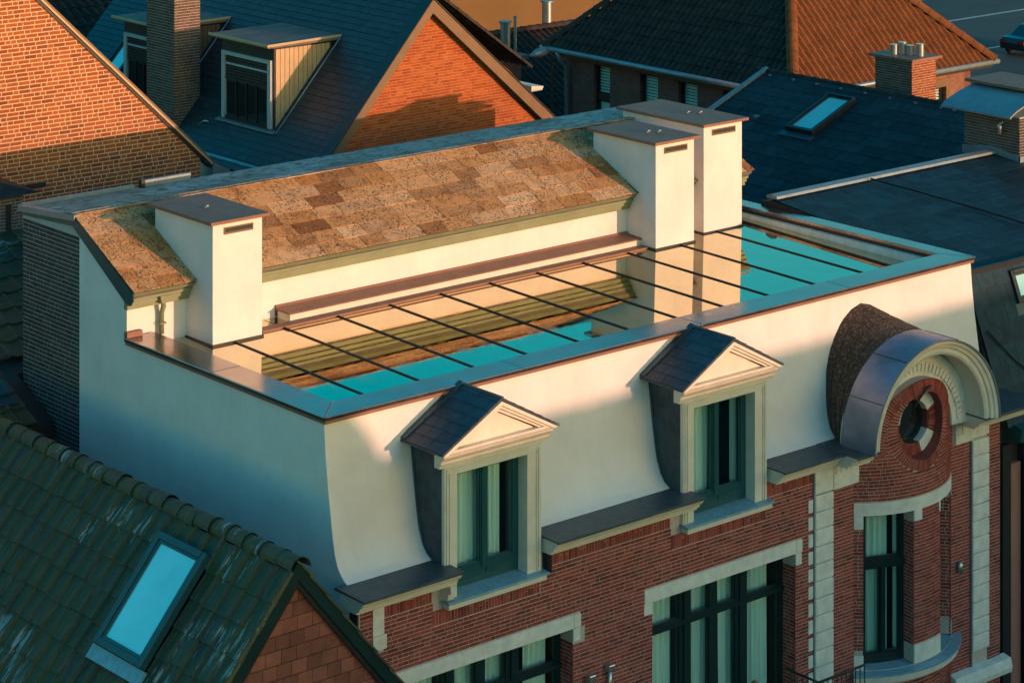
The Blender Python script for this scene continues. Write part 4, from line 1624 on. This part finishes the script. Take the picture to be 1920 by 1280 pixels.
# verge boards
for sg, k_, xe in ((-1, kl, XL - .05), (1, kr, XR + .15)):
    d_ = abs(xe - ax)
    q = [(ax, az + .03), (xe, az + .03 - d_ * k_), (xe + (.0), az - .27 - d_ * k_), (ax, az - .27)]
    MB().extr(q, GY - .22, GY - .17, 'y').build('verge_board', 'verge_brown', RG)
    q = [(ax, az + .06), (xe, az + .06 - d_ * k_), (xe, az + .03 - d_ * k_ + .003), (ax, az + .033)]
    MB().extr(q, GY - .25, GY + .1, 'y').build('verge_cap', 'dark_paint', RG)
    q = [(ax, az - .03), (xe, az - .03 - d_ * k_), (xe, az - .12 - d_ * k_), (ax, az - .12)]
    MB().extr(q, GY - .168, GY + .02, 'y').build('verge_soffit', 'dark_paint', RG)
# roof
EYF = 23.2
dkm = MB()
dkm.extr([(XL - .30, zl - .30 * kl + .0), (ax, az - .0), (XR + .3, zr - .3 * kr), (XR + .3, zr - .3 * kr - .12), (ax, az - .16), (XL - .30, zl - .30 * kl - .14)], GY - .12, EYF, 'y')
rroof = dkm.build('roof', 'black_clad', RG)
Vr = Vector((1, 0, kl)).normalized()
rl = math.hypot(ax - XL + .35, (ax - XL + .35) * kl)
O_ = Vector((XL - .35, GY - .16, zl - .35 * kl))
lay_slabs(rroof, O_, (0, 1, 0), Vr, EYF - GY + .2, rl, .155, .24, .34, .014, 'shingle_teal', name='shingle', joined=True, gap=.004)
MB().extr([(XL - .36, zl - .36 * kl - .08), (XL - .36, zl - .36 * kl + .015), (XL - .30, zl - .30 * kl + .05), (XL - .28, zl - .30 * kl - .1)], GY - .2, EYF, 'y').build('gutter', 'zinc', RG)
MB().extr([(XL - .33, zl - .36 * kl - .34), (XL - .33, zl - .36 * kl - .085), (XL + .1, zl - .36 * kl - .085), (XL + .1, zl - .36 * kl - .34)], GY - .17, EYF, 'y').build('fascia', 'dark_paint', RG)
MB().box(XL + .15, XL + .4, GY + .36, EYF, 0, zl - .2).build('side_wall', 'brick_far_side', RG)
MB().box(XR - .4, XR - .15, GY + .36, EYF, 0, zr - .1).build('side_wall', 'brick_far_side', RG)
MB().box(XL + .05, XL + .145, 14.3, 15.4, 10.6, 11.75).build('side_window', 'blind_slat', RG)
zr_ = lambda x: az - (ax - x) * kl


def box_dormer(y0, y1, xf, zb, ztop, lit):
    """flat-roofed dormer facing -x"""
    xb = ax - (az - ztop) / kl
    d = MB()
    d.extr([(xf + .02, zb - .1), (xf + .02, ztop - .02), (xb, ztop - .02), (xf + .3, zr_(xf + .3) - .2)], y0, y1, 'y')
    D = d.build('dormer', 'black_clad', RG)
    # boarded cheek facing the camera; darker boards stand in for shade when not lit
    n = 13
    for k in range(n):
        xa, xb_ = xf + .06 + (xb - xf - .1) * k / n, xf + .06 + (xb - xf - .1) * (k + 1) / n - .012
        za_ = max(zr_(xb_) + .03, zb)
        if za_ < ztop - .1:
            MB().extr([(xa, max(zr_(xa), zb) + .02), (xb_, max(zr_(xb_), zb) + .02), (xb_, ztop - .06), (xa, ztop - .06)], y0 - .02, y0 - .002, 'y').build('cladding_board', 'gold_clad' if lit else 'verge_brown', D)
    MB().extr([(xf - .22, ztop), (xf - .22, ztop + .07), (xb + .35, ztop + .10), (xb + .25, ztop)], y0 - .12, y1 + .12, 'y').build('flat_roof', 'bitumen', D)
    MB().extr([(xf - .25, ztop + .03), (xf - .25, ztop + .085), (xf - .222, ztop + .085), (xf - .222, ztop + .03)], y0 - .15, y1 + .15, 'y').build('roof_trim', 'gold_clad', D)
    MB().extr([(xf - .221, ztop + .035), (xf - .221, ztop + .085), (xb + .2, ztop + .115), (xb + .2, ztop + .07)], y0 - .15, y0 - .121, 'y').build('roof_trim', 'gold_clad', D)
    MB().extr([(xf - .1, zb - .06), (xf - .1, zb - .03), (xf + .1, zb + .02), (xf + .1, zb - .06)], y0 - .1, y1 + .1, 'y').build('apron', 'zinc', D)
    # side flashing rib on the slates
    q0, q1 = Vector((xf - .05, y0 - .16, zr_(xf - .05) + .04)), Vector((xb + .06, y0 - .16, zr_(xb + .06) + .04))
    mb = MB()
    mb.tube([tuple(q0), tuple(q1)], .02, 6)
    mb.build('side_flashing', 'zinc', D, smooth=True)
    fl = y1 - y0
    mb = MB()
    for q in ((.05, .17, zb + .02, ztop - .30), (fl - .17, fl - .05, zb + .02, ztop - .30), (.171, fl - .171, ztop - .38, ztop - .30)):
        mb.box(xf - .04, xf + .05, y1 - q[1], y1 - q[0], q[2], q[3])
    F = mb.build('window_surround', 'grey_frame', D)
    zmid = zb + .62 * (ztop - .38 - zb)
    for k in range(8):
        zk = zmid + (ztop - .40 - zmid) * (k + .5) / 8
        MB().box(xf - .02, xf + .03, y0 + .19, y1 - .19, zk - .025, zk + .018).build('blind_slat', 'black_clad' if k not in (5,) else 'grey_frame', F)
    np_ = 4
    for k in range(np_):
        a = y0 + .2 + (fl - .4) * k / np_
        b_ = y0 + .2 + (fl - .4) * (k + 1) / np_
        MB().box(xf + .0, xf + .008, a + .04, b_ - .03, zb + .12, zmid - .04).build('pane', 'dark_glass', F)
        MB().box(xf - .02, xf + .02, a, a + .035, zb + .06, zmid).build('mullion', 'dark_paint', F)
    MB().box(xf - .03, xf + .02, y0 + .18, y1 - .18, zb + .01, zb + .07).build('sill', 'dark_paint', F)
    return D


box_dormer(14.35, 16.32, 9.15, 12.93, 14.72, True)
box_dormer(18.5, 20.3, 9.12, 12.85, 14.62, False)
# brick chimney stack at the eave
cs = MB().box(8.72, 9.40, 17.55, 18.68, 11.5, 17.0).build('chimney_stack', 'mortar_grey', RG)
it = courses(12.1, 16.2, lambda z: [(8.72, 9.40)])
lay_bricks(it, plane_y(17.54), 'brick_brown', RG, n_ind=50, depth=.02)
it = courses(12.1, 16.2, lambda z: [(-18.68, -17.55)])
lay_bricks(it, plane_x(8.71), 'brick_brown', RG, n_ind=50, depth=.02)
MB().extr([(9.3, 12.7), (9.3, 13.0), (9.75, 13.5), (9.75, 13.2)], 17.42, 17.5, 'y').build('chimney_flashing', 'zinc', RG)
mb = MB()
mb.tube([(8.95, 16.9, 12.70), (8.99, 16.75, 12.80), (9.0, 16.6, 12.80)], .025, 6)
mb.build('roof_hook', 'zinc_bright', RG, smooth=True)
sky2 = Vector((9.35, 20.9, zr_(9.35) + .03))
skylight(RG, sky2, (0, 1, 0), Vr, .75, .95, fmat='dark_teal_paint', th=.08, fr=.08)

# ================================================================== DARK PANTILE HOUSE, TOP LEFT
PL = thing('pantile_roof_house', (11, 26, 0), 'dark pantiled roof behind the chimney stack in the upper left corner', 'house')
pU, pV = Vector((1, 0, 0)), Vector((0, 4.2, 2.6)).normalized()
MB().extr([(24.0, 12.35), (29.2, 15.6), (34.5, 12.3), (34.5, 0), (24.3, 0)], 2.0, 15.0).build('wall', 'black_clad', PL)
pantile_sheet(PL, (1.8, 23.9, 12.38), pU, Vector((0, 5.2, 3.25)), 13.4, 6.15, .26, .36, 'pantile_dark')
for i in range(34):
    piece('ridge_tile', 'ridge_cap', 'pantile_dark', PL, Vector((1.8 + .2 + i * .4, 29.2, 15.58)), (.30, .44, .30), Vector((0, -1, 0)), Vector((1, 0, 0)))

# ================================================================== HOUSE BEHIND THE ORANGE GABLE (right verge shows)
PB = thing('tiled_verge_house', (17, 21, 0), 'dark tiled roof edge running down behind the right verge of the orange gable', 'house')
bx, bz = 15.2, 15.55
MB().extr([(bx - 1.0, 9), (18.95, 9), (18.95, 12.55), (bx, bz - .25), (bx - 1.0, bz - 1.0)], 17.95, 22, 'y').build('wall', 'ochre_render', PB)
vslope = Vector((-1, 0, .70)).normalized()
pantile_sheet(PB, (19.25, 17.6, 12.68), (0, 1, 0), vslope, 4.4, 5.0, .24, .34, 'pantile_dark')
for i in range(12):
    piece('verge_tile', 'ridge_cap', 'pantile_dark', PB, Vector((19.25, 17.62, 12.68)) + vslope * (.2 + i * .36), (.20, .42, .20), Vector((0, 1, 0)), -vslope, Vector((.57, 0, .82)))
mb = MB()
mb.extr([(19.2, 12.1), (19.55, 12.1), (19.6, 12.2), (19.2, 12.24)], 17.5, 18.6, 'y')
mb.build('side_gutter', 'cream_paint', PB)

# ================================================================== LOW PANTILE HOUSE WITH FLUES, TOP CENTRE
PC = thing('low_pantile_house', (41, 42, 0), 'low dark pantiled roof with two metal flues below the ochre wall', 'house')
MB().extr([(38.6, 5.1), (44.0, 7.93), (48.0, 5.7), (48.0, 0), (38.9, 0)], 35.2, 46.0).build('wall', 'black_clad', PC)
pantile_sheet(PC, (35.0, 38.4, 5.03), (1, 0, 0), Vector((0, 5.6, 2.95)), 11.2, 6.33, .30, .40, 'pantile_dark', amp=.045)
for i in range(27):
    piece('ridge_tile', 'ridge_cap', 'pantile_dark', PC, Vector((35.2 + i * .41, 44.0, 7.98)), (.34, .46, .34), Vector((0, -1, 0)), Vector((1, 0, 0)))
for x_, y_, z0_, z1_, r_ in ((39.55, 42.6, 6.4, 8.65, .19), (40.2, 42.8, 6.4, 8.75, .06), (43.0, 44.2, 7.7, 8.9, .2)):
    mb = MB()
    mb.tube([(x_, y_, z0_), (x_, y_, z1_)], r_, 16)
    F = mb.build('flue_pipe', 'zinc_bright', PC, angle=40)
    mb = MB()
    mb.tube([(x_, y_, z1_ + .002), (x_, y_, z1_ + .06)], r_ * 1.3, 16)
    mb.build('flue_cap', 'zinc', F, angle=40)

# ================================================================== OCHRE BUILDING FAR BEHIND
OW = thing('ochre_building', (40, 53, 0), 'plain sunlit ochre rendered building side across the top centre of the picture', 'building')
MB().box(20, 72, 60, 72, 0, 13.5).build('wall', 'ochre_render', OW)
MB().box(19.8, 72.2, 59.8, 72.2, 13.503, 13.7).build('coping', 'zinc', OW)

# ================================================================== HIP ROOF HOUSE, TOP RIGHT
HH = thing('hip_roof_house', (40, 30, 0), 'large brick house with hipped pantile roof, one slope shaded dark and one sunlit brown', 'house')
hx0, hx1, hy0, hy1, hz = 35.43, 45.0, 24.0, 35.7, 9.12
in_ = .55
wallm = MB()
wx0, wx1, wy0, wy1 = hx0 + in_, hx1 - in_, hy0 + in_, hy1 - in_
wins = [(32.95, 33.75), (30.62, 31.5), (28.78, 29.66), (26.7, 27.6)]
hl = [(-b_, -a, 5.2, 8.72) for a, b_ in wins]
mb = MB()
for a, b_, c_, d_ in rects_minus(-wy1, -wy0, 0, hz - .1, hl):
    mb.box(wx0, wx0 + .3, -b_, -a, c_, d_)
mb.build('wall', 'brick_far_side', HH)
mb = MB()
h2 = [(42.15, 43.2, 5.4, 8.4), (38.7, 39.9, 5.4, 8.4)]
for a, b_, c_, d_ in rects_minus(wx0 + .301, wx1 - .301, 0, hz - .1, h2):
    mb.box(a, b_, wy0, wy0 + .3, c_, d_)
mb.build('wall', 'brick_far', HH)
MB().box(wx1 - .3, wx1, wy0, wy1, 0, hz - .1).build('wall', 'brick_far_side', HH)
MB().box(wx0 + .301, wx1 - .301, wy1 - .3, wy1, 0, hz - .1).build('wall', 'brick_far', HH)
for i, (a, b_) in enumerate(wins):
    W = b_ - a
    tf = lambda s, d, z, a=a, b_=b_: (wx0 + .14 + d, b_ - s, z)
    pn = [(.06, W - .06, 7.72, 8.66), (.06, W / 2 - .04, 5.3, 7.5), (W / 2 + .04, W - .06, 5.3, 7.5)] if i else [(.06, W - .06, 7.72, 8.66), (.06, W - .06, 5.3, 7.5)]
    f = window(HH, tf, W, 5.2, 8.72, pn, [], fmat='dark_paint', room=.6, glass='window_glass')
    for k in range(9):
        zk = 7.78 + k * .10
        MB(tf).box(.07, W - .07, .09, .10, zk, zk + .075).build('blind_slat', 'blind_slat', f)
    MB(tf).box(.08, W - .08, .11, .115, 5.3, 7.5).build('blind_panel', 'curtain_cloth', f)
    MB(tf).box(-.1, W + .1, -.17, -.141, 8.72, 9.0).build('brick_lintel', 'brick_far_side', f)
for i, (a, b_, c_, d_) in enumerate(h2):
    W = b_ - a
    tf = lambda s, d, z, a=a: (a + s, wy0 + .12 + d, z)
    f = window(HH, tf, W, c_, d_, [(.06, W - .06, 7.55, 8.34), (.06, W / 2 - .04, 5.46, 7.4), (W / 2 + .04, W - .06, 5.46, 7.4)], [], fmat='dark_paint', room=.6)
    for k in range(8):
        zk = 7.58 + k * .095
        MB(tf).box(.07, W - .07, .09, .10, zk, zk + .07).build('blind_slat', 'blind_slat', f)
    MB(tf).box(-.22, W + .22, -.15, -.121, d_, d_ + .26).build('stone_head', 'verge_brown', f)
    MB(tf).box(W + .001, W + .22, -.15, -.121, c_, d_ - .001).build('stone_jamb', 'verge_brown', f)
hw = (hx1 - hx0) / 2
pit = 1.0
pk = hz + hw * pit
s2 = math.sqrt(1 + pit * pit)
ly = hy1 - hy0
# slope facing -x, its shade put into the darker tile colour
def in_w(u, v):
    d = v / s2
    return d <= u <= ly - d


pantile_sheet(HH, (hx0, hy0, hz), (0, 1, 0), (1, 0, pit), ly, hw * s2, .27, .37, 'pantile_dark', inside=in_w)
lx = hx1 - hx0


def in_s(u, v):
    d = v / s2
    return d <= u <= lx - d


pantile_sheet(HH, (hx0, hy0, hz), (1, 0, 0), (0, 1, pit), lx, hw * s2, .27, .37, 'pantile_sunlit', inside=in_s)  # same tiles on the sunny slope, sunlight put into the browner colour
q_ = [(hx0 + .05, hy0 + .05, hz - .05), (hx1 - .05, hy0 + .05, hz - .05), (hx1 - .05, hy1 - .05, hz - .05), (hx0 + .05, hy1 - .05, hz - .05), (hx0 + hw, hy0 + hw, pk - .05), (hx0 + hw, hy1 - hw, pk - .05)]
mb = MB()
mb.add(q_, [(1, 2, 5, 4), (2, 3, 5), (3, 0, 4, 5), (0, 3, 2, 1)])
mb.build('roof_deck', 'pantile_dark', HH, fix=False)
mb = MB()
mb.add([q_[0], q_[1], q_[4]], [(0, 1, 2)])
mb.build('roof_deck', 'pantile_sunlit', HH, fix=False)


def hip_caps(p0, p1, mat, wd=.34):
    p0, p1 = Vector(p0), Vector(p1)
    d = (p1 - p0)
    ln_ = d.length
    d = d.normalized()
    ex = d.cross(Vector((0, 0, 1))).normalized()
    ez = ex.cross(d)
    if ez.z < 0:
        ez = -ez
    n = int(ln_ / .42)
    for i in range(n):
        piece('hip_tile', 'ridge_cap', mat, HH, p0 + d * (i + .5) * ln_ / n - ez * .03, (wd, ln_ / n * 1.06, wd), ex, d, ez)


hip_caps((hx0, hy0, hz + .02), (hx0 + hw, hy0 + hw, pk + .02), 'pantile_sunlit', .42)
hip_caps((hx1, hy0, hz + .02), (hx0 + hw, hy0 + hw, pk + .02), 'pantile_sunlit', .42)
hip_caps((hx0, hy1, hz + .02), (hx0 + hw, hy1 - hw, pk + .02), 'pantile_dark')
hip_caps((hx0 + hw, hy0 + hw, pk + .02), (hx0 + hw, hy1 - hw, pk + .02), 'pantile_dark')
for pts in (((hx0 - .05, hy0 - .1, hz - .04), (hx0 - .05, hy1 + .1, hz - .04)), ((hx0 - .1, hy0 - .05, hz - .04), (hx1 + .15, hy0 - .05, hz - .04))):
    mb = MB()
    mb.tube(pts, .085, 10)
    mb.build('gutter', 'zinc', HH, smooth=True)
MB().box(hx0 + .03, hx1 - .03, hy0 + .03, wy0 - .002, hz - .22, hz - .1).build('eave_board', 'dark_paint', HH)
MB().box(hx0 + .03, wx0 - .002, wy0, hy1 - .03, hz - .22, hz - .1).build('eave_board', 'dark_paint', HH)
mb = MB()
mb.tube([(hx0 - .05, 34.95, hz - .08), (hx0 + .1, 34.95, hz - .4), (hx0 + .35, 34.95, hz - .6), (hx0 + .40, 34.95, 3)], .07, 10)
mb.build('rain_pipe', 'zinc', HH, smooth=True)

# grey strip building left of it
GS = thing('narrow_annexe', (33.5, 34.5, 0), 'narrow dark annexe with a pale blue corner strip beside the hip roof house', 'annexe')
MB().box(33.2, 35.2, 36.6, 39, 0, 8.6).build('wall', 'brick_far_side', GS)
MB().box(33.9, 34.45, 36.4, 36.58, 3, 8.3).build('corner_strip', 'zinc', GS)
MB().box(33.0, 35.4, 36.4, 39.2, 8.603, 8.75).build('roof', 'bitumen', GS)

# street lamp head near it
LMP = thing('street_lamp', (34, 34.3, 0), 'street lamp with flat grey head beside the hip roof house', 'lamp')
mb = MB()
mb.tube([(34.6, 34.3, 0), (34.6, 34.3, 8.6), (34.55, 34.3, 9.1), (34.3, 34.3, 9.22)], [.07, .05, .045, .04], 10)
mb.build('post', 'black_clad', LMP, smooth=True)
mb = MB()
mb.tube([(34.4, 34.3, 9.22), (34.2, 34.3, 9.24), (33.9, 34.3, 9.22), (33.62, 34.3, 9.18)], [.06, .14, .15, .04], 10)
mb.build('lamp_head', 'zinc', LMP, smooth=True)

# ================================================================== SLATE HOUSE BEHIND, RIGHT
SH = thing('slate_roof_house', (19, 9, 0), 'dark blue slate roof with one small skylight between our chimneys and the right edge', 'house')
sx, sz, sy0, sy1 = 25.9, 12.08, 6.4, 15.85
ks = .394
slope_w = sx - 15.45
Vs = Vector((1, 0, ks)).normalized()
rl = slope_w * math.hypot(1, ks)
MB().extr([(15.45, sz - slope_w * ks - .02), (sx, sz - .02), (sx + 4.0, sz - 4 * .62), (sx + 4.0, 0), (15.45, 0)], sy0, sy1, 'y').build('wall', 'black_clad', SH)
MB().extr([(15.4, sz - 10.5 * ks + .006), (sx, sz + .006), (sx, sz - .1), (15.4, sz - 10.5 * ks - .1)], sy0 - .01, sy1 + .01, 'y').build('roof_deck', 'slate_dark', SH)
SB = 19.3
lay_slabs(SH, (SB, sy0, sz - (sx - SB) * ks + .008), (0, 1, 0), Vs, sy1 - sy0, (sx - SB) * math.hypot(1, ks), .40, .55, .95, .008, 'slate_dark', name='slate', gap=.004)
i = 0
yy = sy0
while yy < sy1:
    piece('ridge_tile', 'ridge_cap', 'pantile_dark', SH, Vector((sx, yy + .2, sz - .03)), (.22, .43, .2))
    if i % 2 == 0 or random.random() < .4:
        MB().box(sx - .25, sx - .18, yy + .1, yy + .16, sz - .075, sz - .03).build('ridge_clip', 'zinc_bright', SH)
    yy += .41
    i += 1
MB().extr([(15.45, sz - slope_w * ks + .01), (sx, sz + .01), (sx, sz + .10), (15.45, sz - slope_w * ks + .10)], sy1 - .02, sy1 + .10, 'y').build('verge_trim', 'zinc', SH)
sk3 = Vector((23.66, 12.15, sz - (sx - 23.66) * ks + .03))
skylight(SH, sk3, (0, 1, 0), Vs, .92, 1.72, fmat='dark_paint', th=.15, fr=.075)
MB().box(23.9, 24.02, 14.3, 14.42, 11.30, 11.38).build('roof_hook', 'zinc_bright', SH)
# brick chimney with flue pots
CK = MB().box(26.6, 27.5, 11.54, 12.75, 9.5, 12.80).build('chimney_stack', 'mortar_light', SH)
it = courses(11.2, 12.79, lambda z: [(26.6, 27.5)])
lay_bricks(it, plane_y(11.53), 'brick_tan', SH, n_ind=120, depth=.02)
it = courses(11.2, 12.79, lambda z: [(-12.75, -11.54)])
lay_bricks(it, plane_x(26.59), 'brick_brown', SH, n_ind=150, depth=.02)
MB().box(26.48, 27.62, 11.42, 12.87, 12.803, 12.87).build('chimney_cap', 'brown_metal', SH)
for x_, y_, h_ in ((26.85, 12.35, .24), (27.0, 12.2, .30), (27.05, 11.98, .24), (27.12, 11.72, .30)):
    mb = MB()
    mb.tube([(x_, y_, 12.873), (x_, y_, 12.875 + h_)], .10, 16)
    mb.build('flue_pot', 'zinc_bright', SH, angle=40)

# ================================================================== NEIGHBOUR ON THE RIGHT
NR = thing('right_slate_house', (19, 3, 0), 'slate mansard house adjoining the right end of the white house', 'house')
ry_, rz_ = 5.30, 12.16
ly_, lz_ = .28, 11.60
by_, bz_ = -.75, 8.95
MB().extr([(5.58, 0), (5.58, 12.05), (ry_, 12.12), (ly_, lz_ - .03), (by_, bz_ - .03), (-.6, bz_ - .1), (-.6, 0)], 15.12, 30).build('wall', 'black_clad', NR)
Vn = Vector((0, ry_ - ly_, rz_ - lz_))
lay_slabs(NR, (15.14, ly_, lz_ - .025), (1, 0, 0), Vn, 13.0, Vn.length, .40, .45, .75, .006, 'slate_night', name='slate', tiltk=.5, gap=.010)
Vn2 = Vector((0, ly_ - by_, lz_ - bz_))
lay_slabs(NR, (15.14, by_ - .035, bz_ - .02), (1, 0, 0), Vn2, 4.2, Vn2.length, .36, .45, .7, .008, 'slate_night', name='slate')
MB().box(15.12, 28, ly_ - .06, ly_ + .03, lz_ - .05, lz_ + .035).build('roof_step', 'dark_paint', NR)
MB().extr([(ry_ - .16, rz_ - .0), (ry_ - .14, rz_ + .05), (ry_, rz_ + .075), (ry_ + .15, rz_ + .04), (ry_ + .15, rz_ - .02)], 15.14, 22.1).build('ridge_flashing', 'zinc', NR)
for pts in ([(17.9, 5.1, 12.20), (18.2, 4.0, 12.06), (18.45, 2.5, 11.9), (18.6, 1.2, 11.76), (18.7, .3, 11.66)], [(15.25, -.2, 10.6), (15.8, -.42, 10.0), (16.4, -.62, 9.5), (17.2, -.76, 9.1)]):
    mb = MB()
    mb.tube(pts, .018, 6)
    mb.build('roof_cable', 'cable_black', NR, smooth=True)
skylight(NR, (16.25, ly_ - .13, lz_ - .46), (1, 0, 0), Vn2, 1.1, .40, fmat='dark_paint', th=.08, fr=.06) if False else None
skylight(NR, (16.35, ly_ + (-.75) * (ly_ - by_) / (lz_ - bz_), lz_ - .75 + .03), (1, 0, 0), Vn2, 1.2, .62, fmat='dark_paint', th=.09, fr=.07)
# chimney with curved sheet-metal cap
NC = MB().box(22.12, 23.6, 4.55, 6.1, 11.6, 13.02).build('chimney_stack', 'mortar_grey', NR)
it = courses(11.9, 13.0, lambda z: [(-6.1, -4.55)])
lay_bricks(it, plane_x(22.11), 'brick_brown', NR, n_ind=100, depth=.02)
it = courses(11.9, 13.0, lambda z: [(22.12, 23.6)])
lay_bricks(it, plane_y(4.54), 'brick_dark', NR, n_ind=100, depth=.02)
mb = MB()
pr = []
for k in range(13):
    t_ = k / 12
    pr.append((21.55 + 1.5 * t_, 13.12 + .36 * math.sin(t_ * math.pi * .5) ** .8))
pr = pr + [(24.0, 13.48), (24.0, 13.44)] + [(x, z - .04) for x, z in pr[::-1]]
mb.extr(pr, 4.35, 6.3, 'y')
mb.build('chimney_cap', 'zinc', NR, angle=30)
MB().box(22.6, 23.9, 4.2, 6.5, 13.50, 13.56).build('cap_plate', 'brown_metal', NR)
mb = MB()
mb.tube([(22.11, 5.0, 12.86), (22.02, 5.0, 12.88), (21.98, 5.0, 12.80), (21.98, 5.0, 12.62)], .05, 8)
mb.build('vent_pipe', 'zinc_bright', NR, smooth=True)
for q in ([(22.10, 4.5, 12.06), (22.10, 5.3, 12.2)], ):
    MB().extr([(4.50, 11.98), (5.30, 12.12), (6.12, 12.02), (6.12, 12.20), (5.30, 12.30), (4.50, 12.18)], 22.07, 22.10).build('chimney_flashing', 'zinc', NR)
MB().box(22.07, 23.65, 4.49, 4.53, 11.95, 12.18).build('chimney_flashing', 'zinc', NR)
# front strip: gutter, pink pilaster, rain pipe, windows
MB().extr([(-.55, 8.62), (-.95, 8.66), (-1.0, 8.92), (-.74, 8.97), (-.55, 8.97)], 15.30, 22).build('gutter', 'teal_paint', NR)
MB().box(15.06, 15.29, -.74, -.6, 0, 8.6).build('pilaster', 'dark_paint', NR)
MB().box(15.292, 15.62, -.70, -.58, 0, 8.2).build('pilaster', 'pink_paint', NR)
mb = MB()
mb.tube([(15.78, -.82, 8.66), (15.78, -.82, 8.3), (15.72, -.78, 8.1), (15.72, -.78, 2)], .09, 10)
mb.build('rain_pipe', 'black_clad', NR, smooth=True)
MB().box(15.66, 15.80, -.72, -.58, 0, 8.62).build('pilaster', 'dark_paint', NR)
for z0_, z1_ in ((7.35, 8.45), (5.2, 7.2)):
    tf = facade_tf(15.86, -.68)
    window(NR, tf, 1.6, z0_, z1_, [(.10, .76, z0_ + .1, z1_ - .1), (.86, 1.5, z0_ + .1, z1_ - .1)], [(.1, 1.5)], fmat='grey_frame')
MB().box(15.82, 22, -.66, -.59, 0, 5.15).build('lower_wall', 'brick_street', NR)

# ================================================================== CAR ON THE FAR ROAD
def car(x, y, rz, label):
    T = thing('parked_car', (x, y, 0), label, 'car')
    cs_, sn = math.cos(rz), math.sin(rz)
    tf = lambda a, b_, c_: (x + a * cs_ - b_ * sn, y + a * sn + b_ * cs_, c_)
    prof = [(-2.25, .35), (-2.3, .62), (-2.2, .86), (-1.35, .96), (-.65, 1.42), (.75, 1.46), (1.55, 1.02), (2.15, .95), (2.3, .7), (2.25, .35), (1.85, .30), (1.75, .55), (1.4, .66), (1.05, .55), (.95, .28), (-.95, .28), (-1.05, .55), (-1.4, .66), (-1.75, .55), (-1.85, .30)]
    rings = []
    for yy, k, dz in ((-.88, .96, 0), (-.80, 1, 0), (.80, 1, 0), (.88, .96, 0)):
        rings.append([(a * k, yy if c_ < 1.0 else yy * .86, c_ - dz) for a, c_ in prof])
    mb = MB(tf)
    mb.sweep(rings)
    B = mb.build('body', 'car_paint', T, bevel=.03, angle=35)
    for yy in (-.815, .815):
        s_ = 1 if yy > 0 else -1
        for q in ([(-1.12, 1.0), (-.62, 1.36), (.02, 1.39), (.02, 1.0)], [(.08, 1.0), (.08, 1.39), (.70, 1.40), (1.30, 1.03)]):
            MB(tf).extr(q, yy * .90, yy * .90 + s_ * .03, 'y').build('side_window', 'dark_glass', T)
    MB(tf).extr([(-1.38, .975), (-.68, 1.425), (-.66, 1.41), (-1.36, .96)], -.62, .62, 'y').build('windscreen', 'dark_glass', T)
    MB(tf).extr([(1.58, 1.03), (.77, 1.475), (.75, 1.46), (1.56, 1.01)], -.62, .62, 'y').build('rear_window', 'dark_glass', T)
    for a in (-1.4, 1.4):
        for yy in (-.80, .80):
            s_ = 1 if yy > 0 else -1
            rg = []
            for k in range(25):
                t_ = 2 * math.pi * k / 24
                rg.append([(a + r_ * math.cos(t_), yy + d, .33 + r_ * math.sin(t_)) for r_, d in ((.22, s_ * .10), (.33, s_ * .10), (.33, -s_ * .10), (.22, -s_ * .10))])
            mb = MB(tf)
            mb.sweep(rg, caps=False)
            wv_ = mb.build('wheel', 'tyre', T, angle=40)
            mb = MB(tf)
            for k in range(7):
                t_ = 2 * math.pi * k / 7
                dx, dz = math.cos(t_), math.sin(t_)
                mb.add([(a - dz * .03, yy + s_ * .09, .33 + dx * .03), (a + dz * .03, yy + s_ * .09, .33 - dx * .03), (a + dx * .22 + dz * .02, yy + s_ * .08, .33 + dz * .22 - dx * .02), (a + dx * .22 - dz * .02, yy + s_ * .08, .33 + dz * .22 + dx * .02)], [(0, 1, 2, 3)])
            mb.build('rim', 'alloy', wv_, fix=False)
    for yy in (-.6, .6):
        MB(tf).box(-2.3, -2.22, yy - .2, yy + .2, .66, .80).build('headlight', 'zinc_bright', T)
        MB(tf).box(2.22, 2.3, yy - .2, yy + .2, .70, .84).build('tail_light', 'tail_light', T)
    return T


car(90.1, 57.9, R_(180), 'dark car standing on the road at the upper right corner')

# ================================================================== ROW ACROSS THE STREET (out of frame, shades the facade)
def opposite(x0, x1, y0, y1, ze, zr, label):
    T = thing('opposite_house', ((x0 + x1) / 2, (y0 + y1) / 2, 0), label, 'house', 'houses across the street')
    ym_ = (y0 + y1) / 2
    MB().extr([(y0, 0), (y1, 0), (y1, ze), (ym_, zr), (y0, ze)], x0, x1).build('wall', 'brick_street', T)
    for s_ in (-1, 1):
        ye = y1 + .3 if s_ > 0 else y0 - .3
        MB().extr([(ym_, zr + .004), (ye, ze - .18), (ye, ze - .06), (ym_, zr + .13)], x0 - .05, x1 + .05).build('roof', 'slate_dark', T)
    return T


ROWZ = 14.12
opposite(-4.0, 17.5, -44, -34, 10.5, ROWZ, 'brick house across the street, gabled roof, left of the pair')
opposite(17.7, 46.0, -44, -34, 10.5, ROWZ, 'brick house across the street, gabled roof, right of the pair')
T = thing('opposite_gable', (10.6, -33, 0), 'round-topped brick gable across the street', 'house', 'houses across the street')
mb = MB()
mb.arc([(.01, -38.6), (1.9, -38.6), (1.9, -38.0), (.01, -38.0)], 11.2, 13.55, 0, 180, 24)
mb.box(9.3, 13.1, -38.6, -38.0, 0, 13.55)
mb.build('wall', 'brick_street', T)
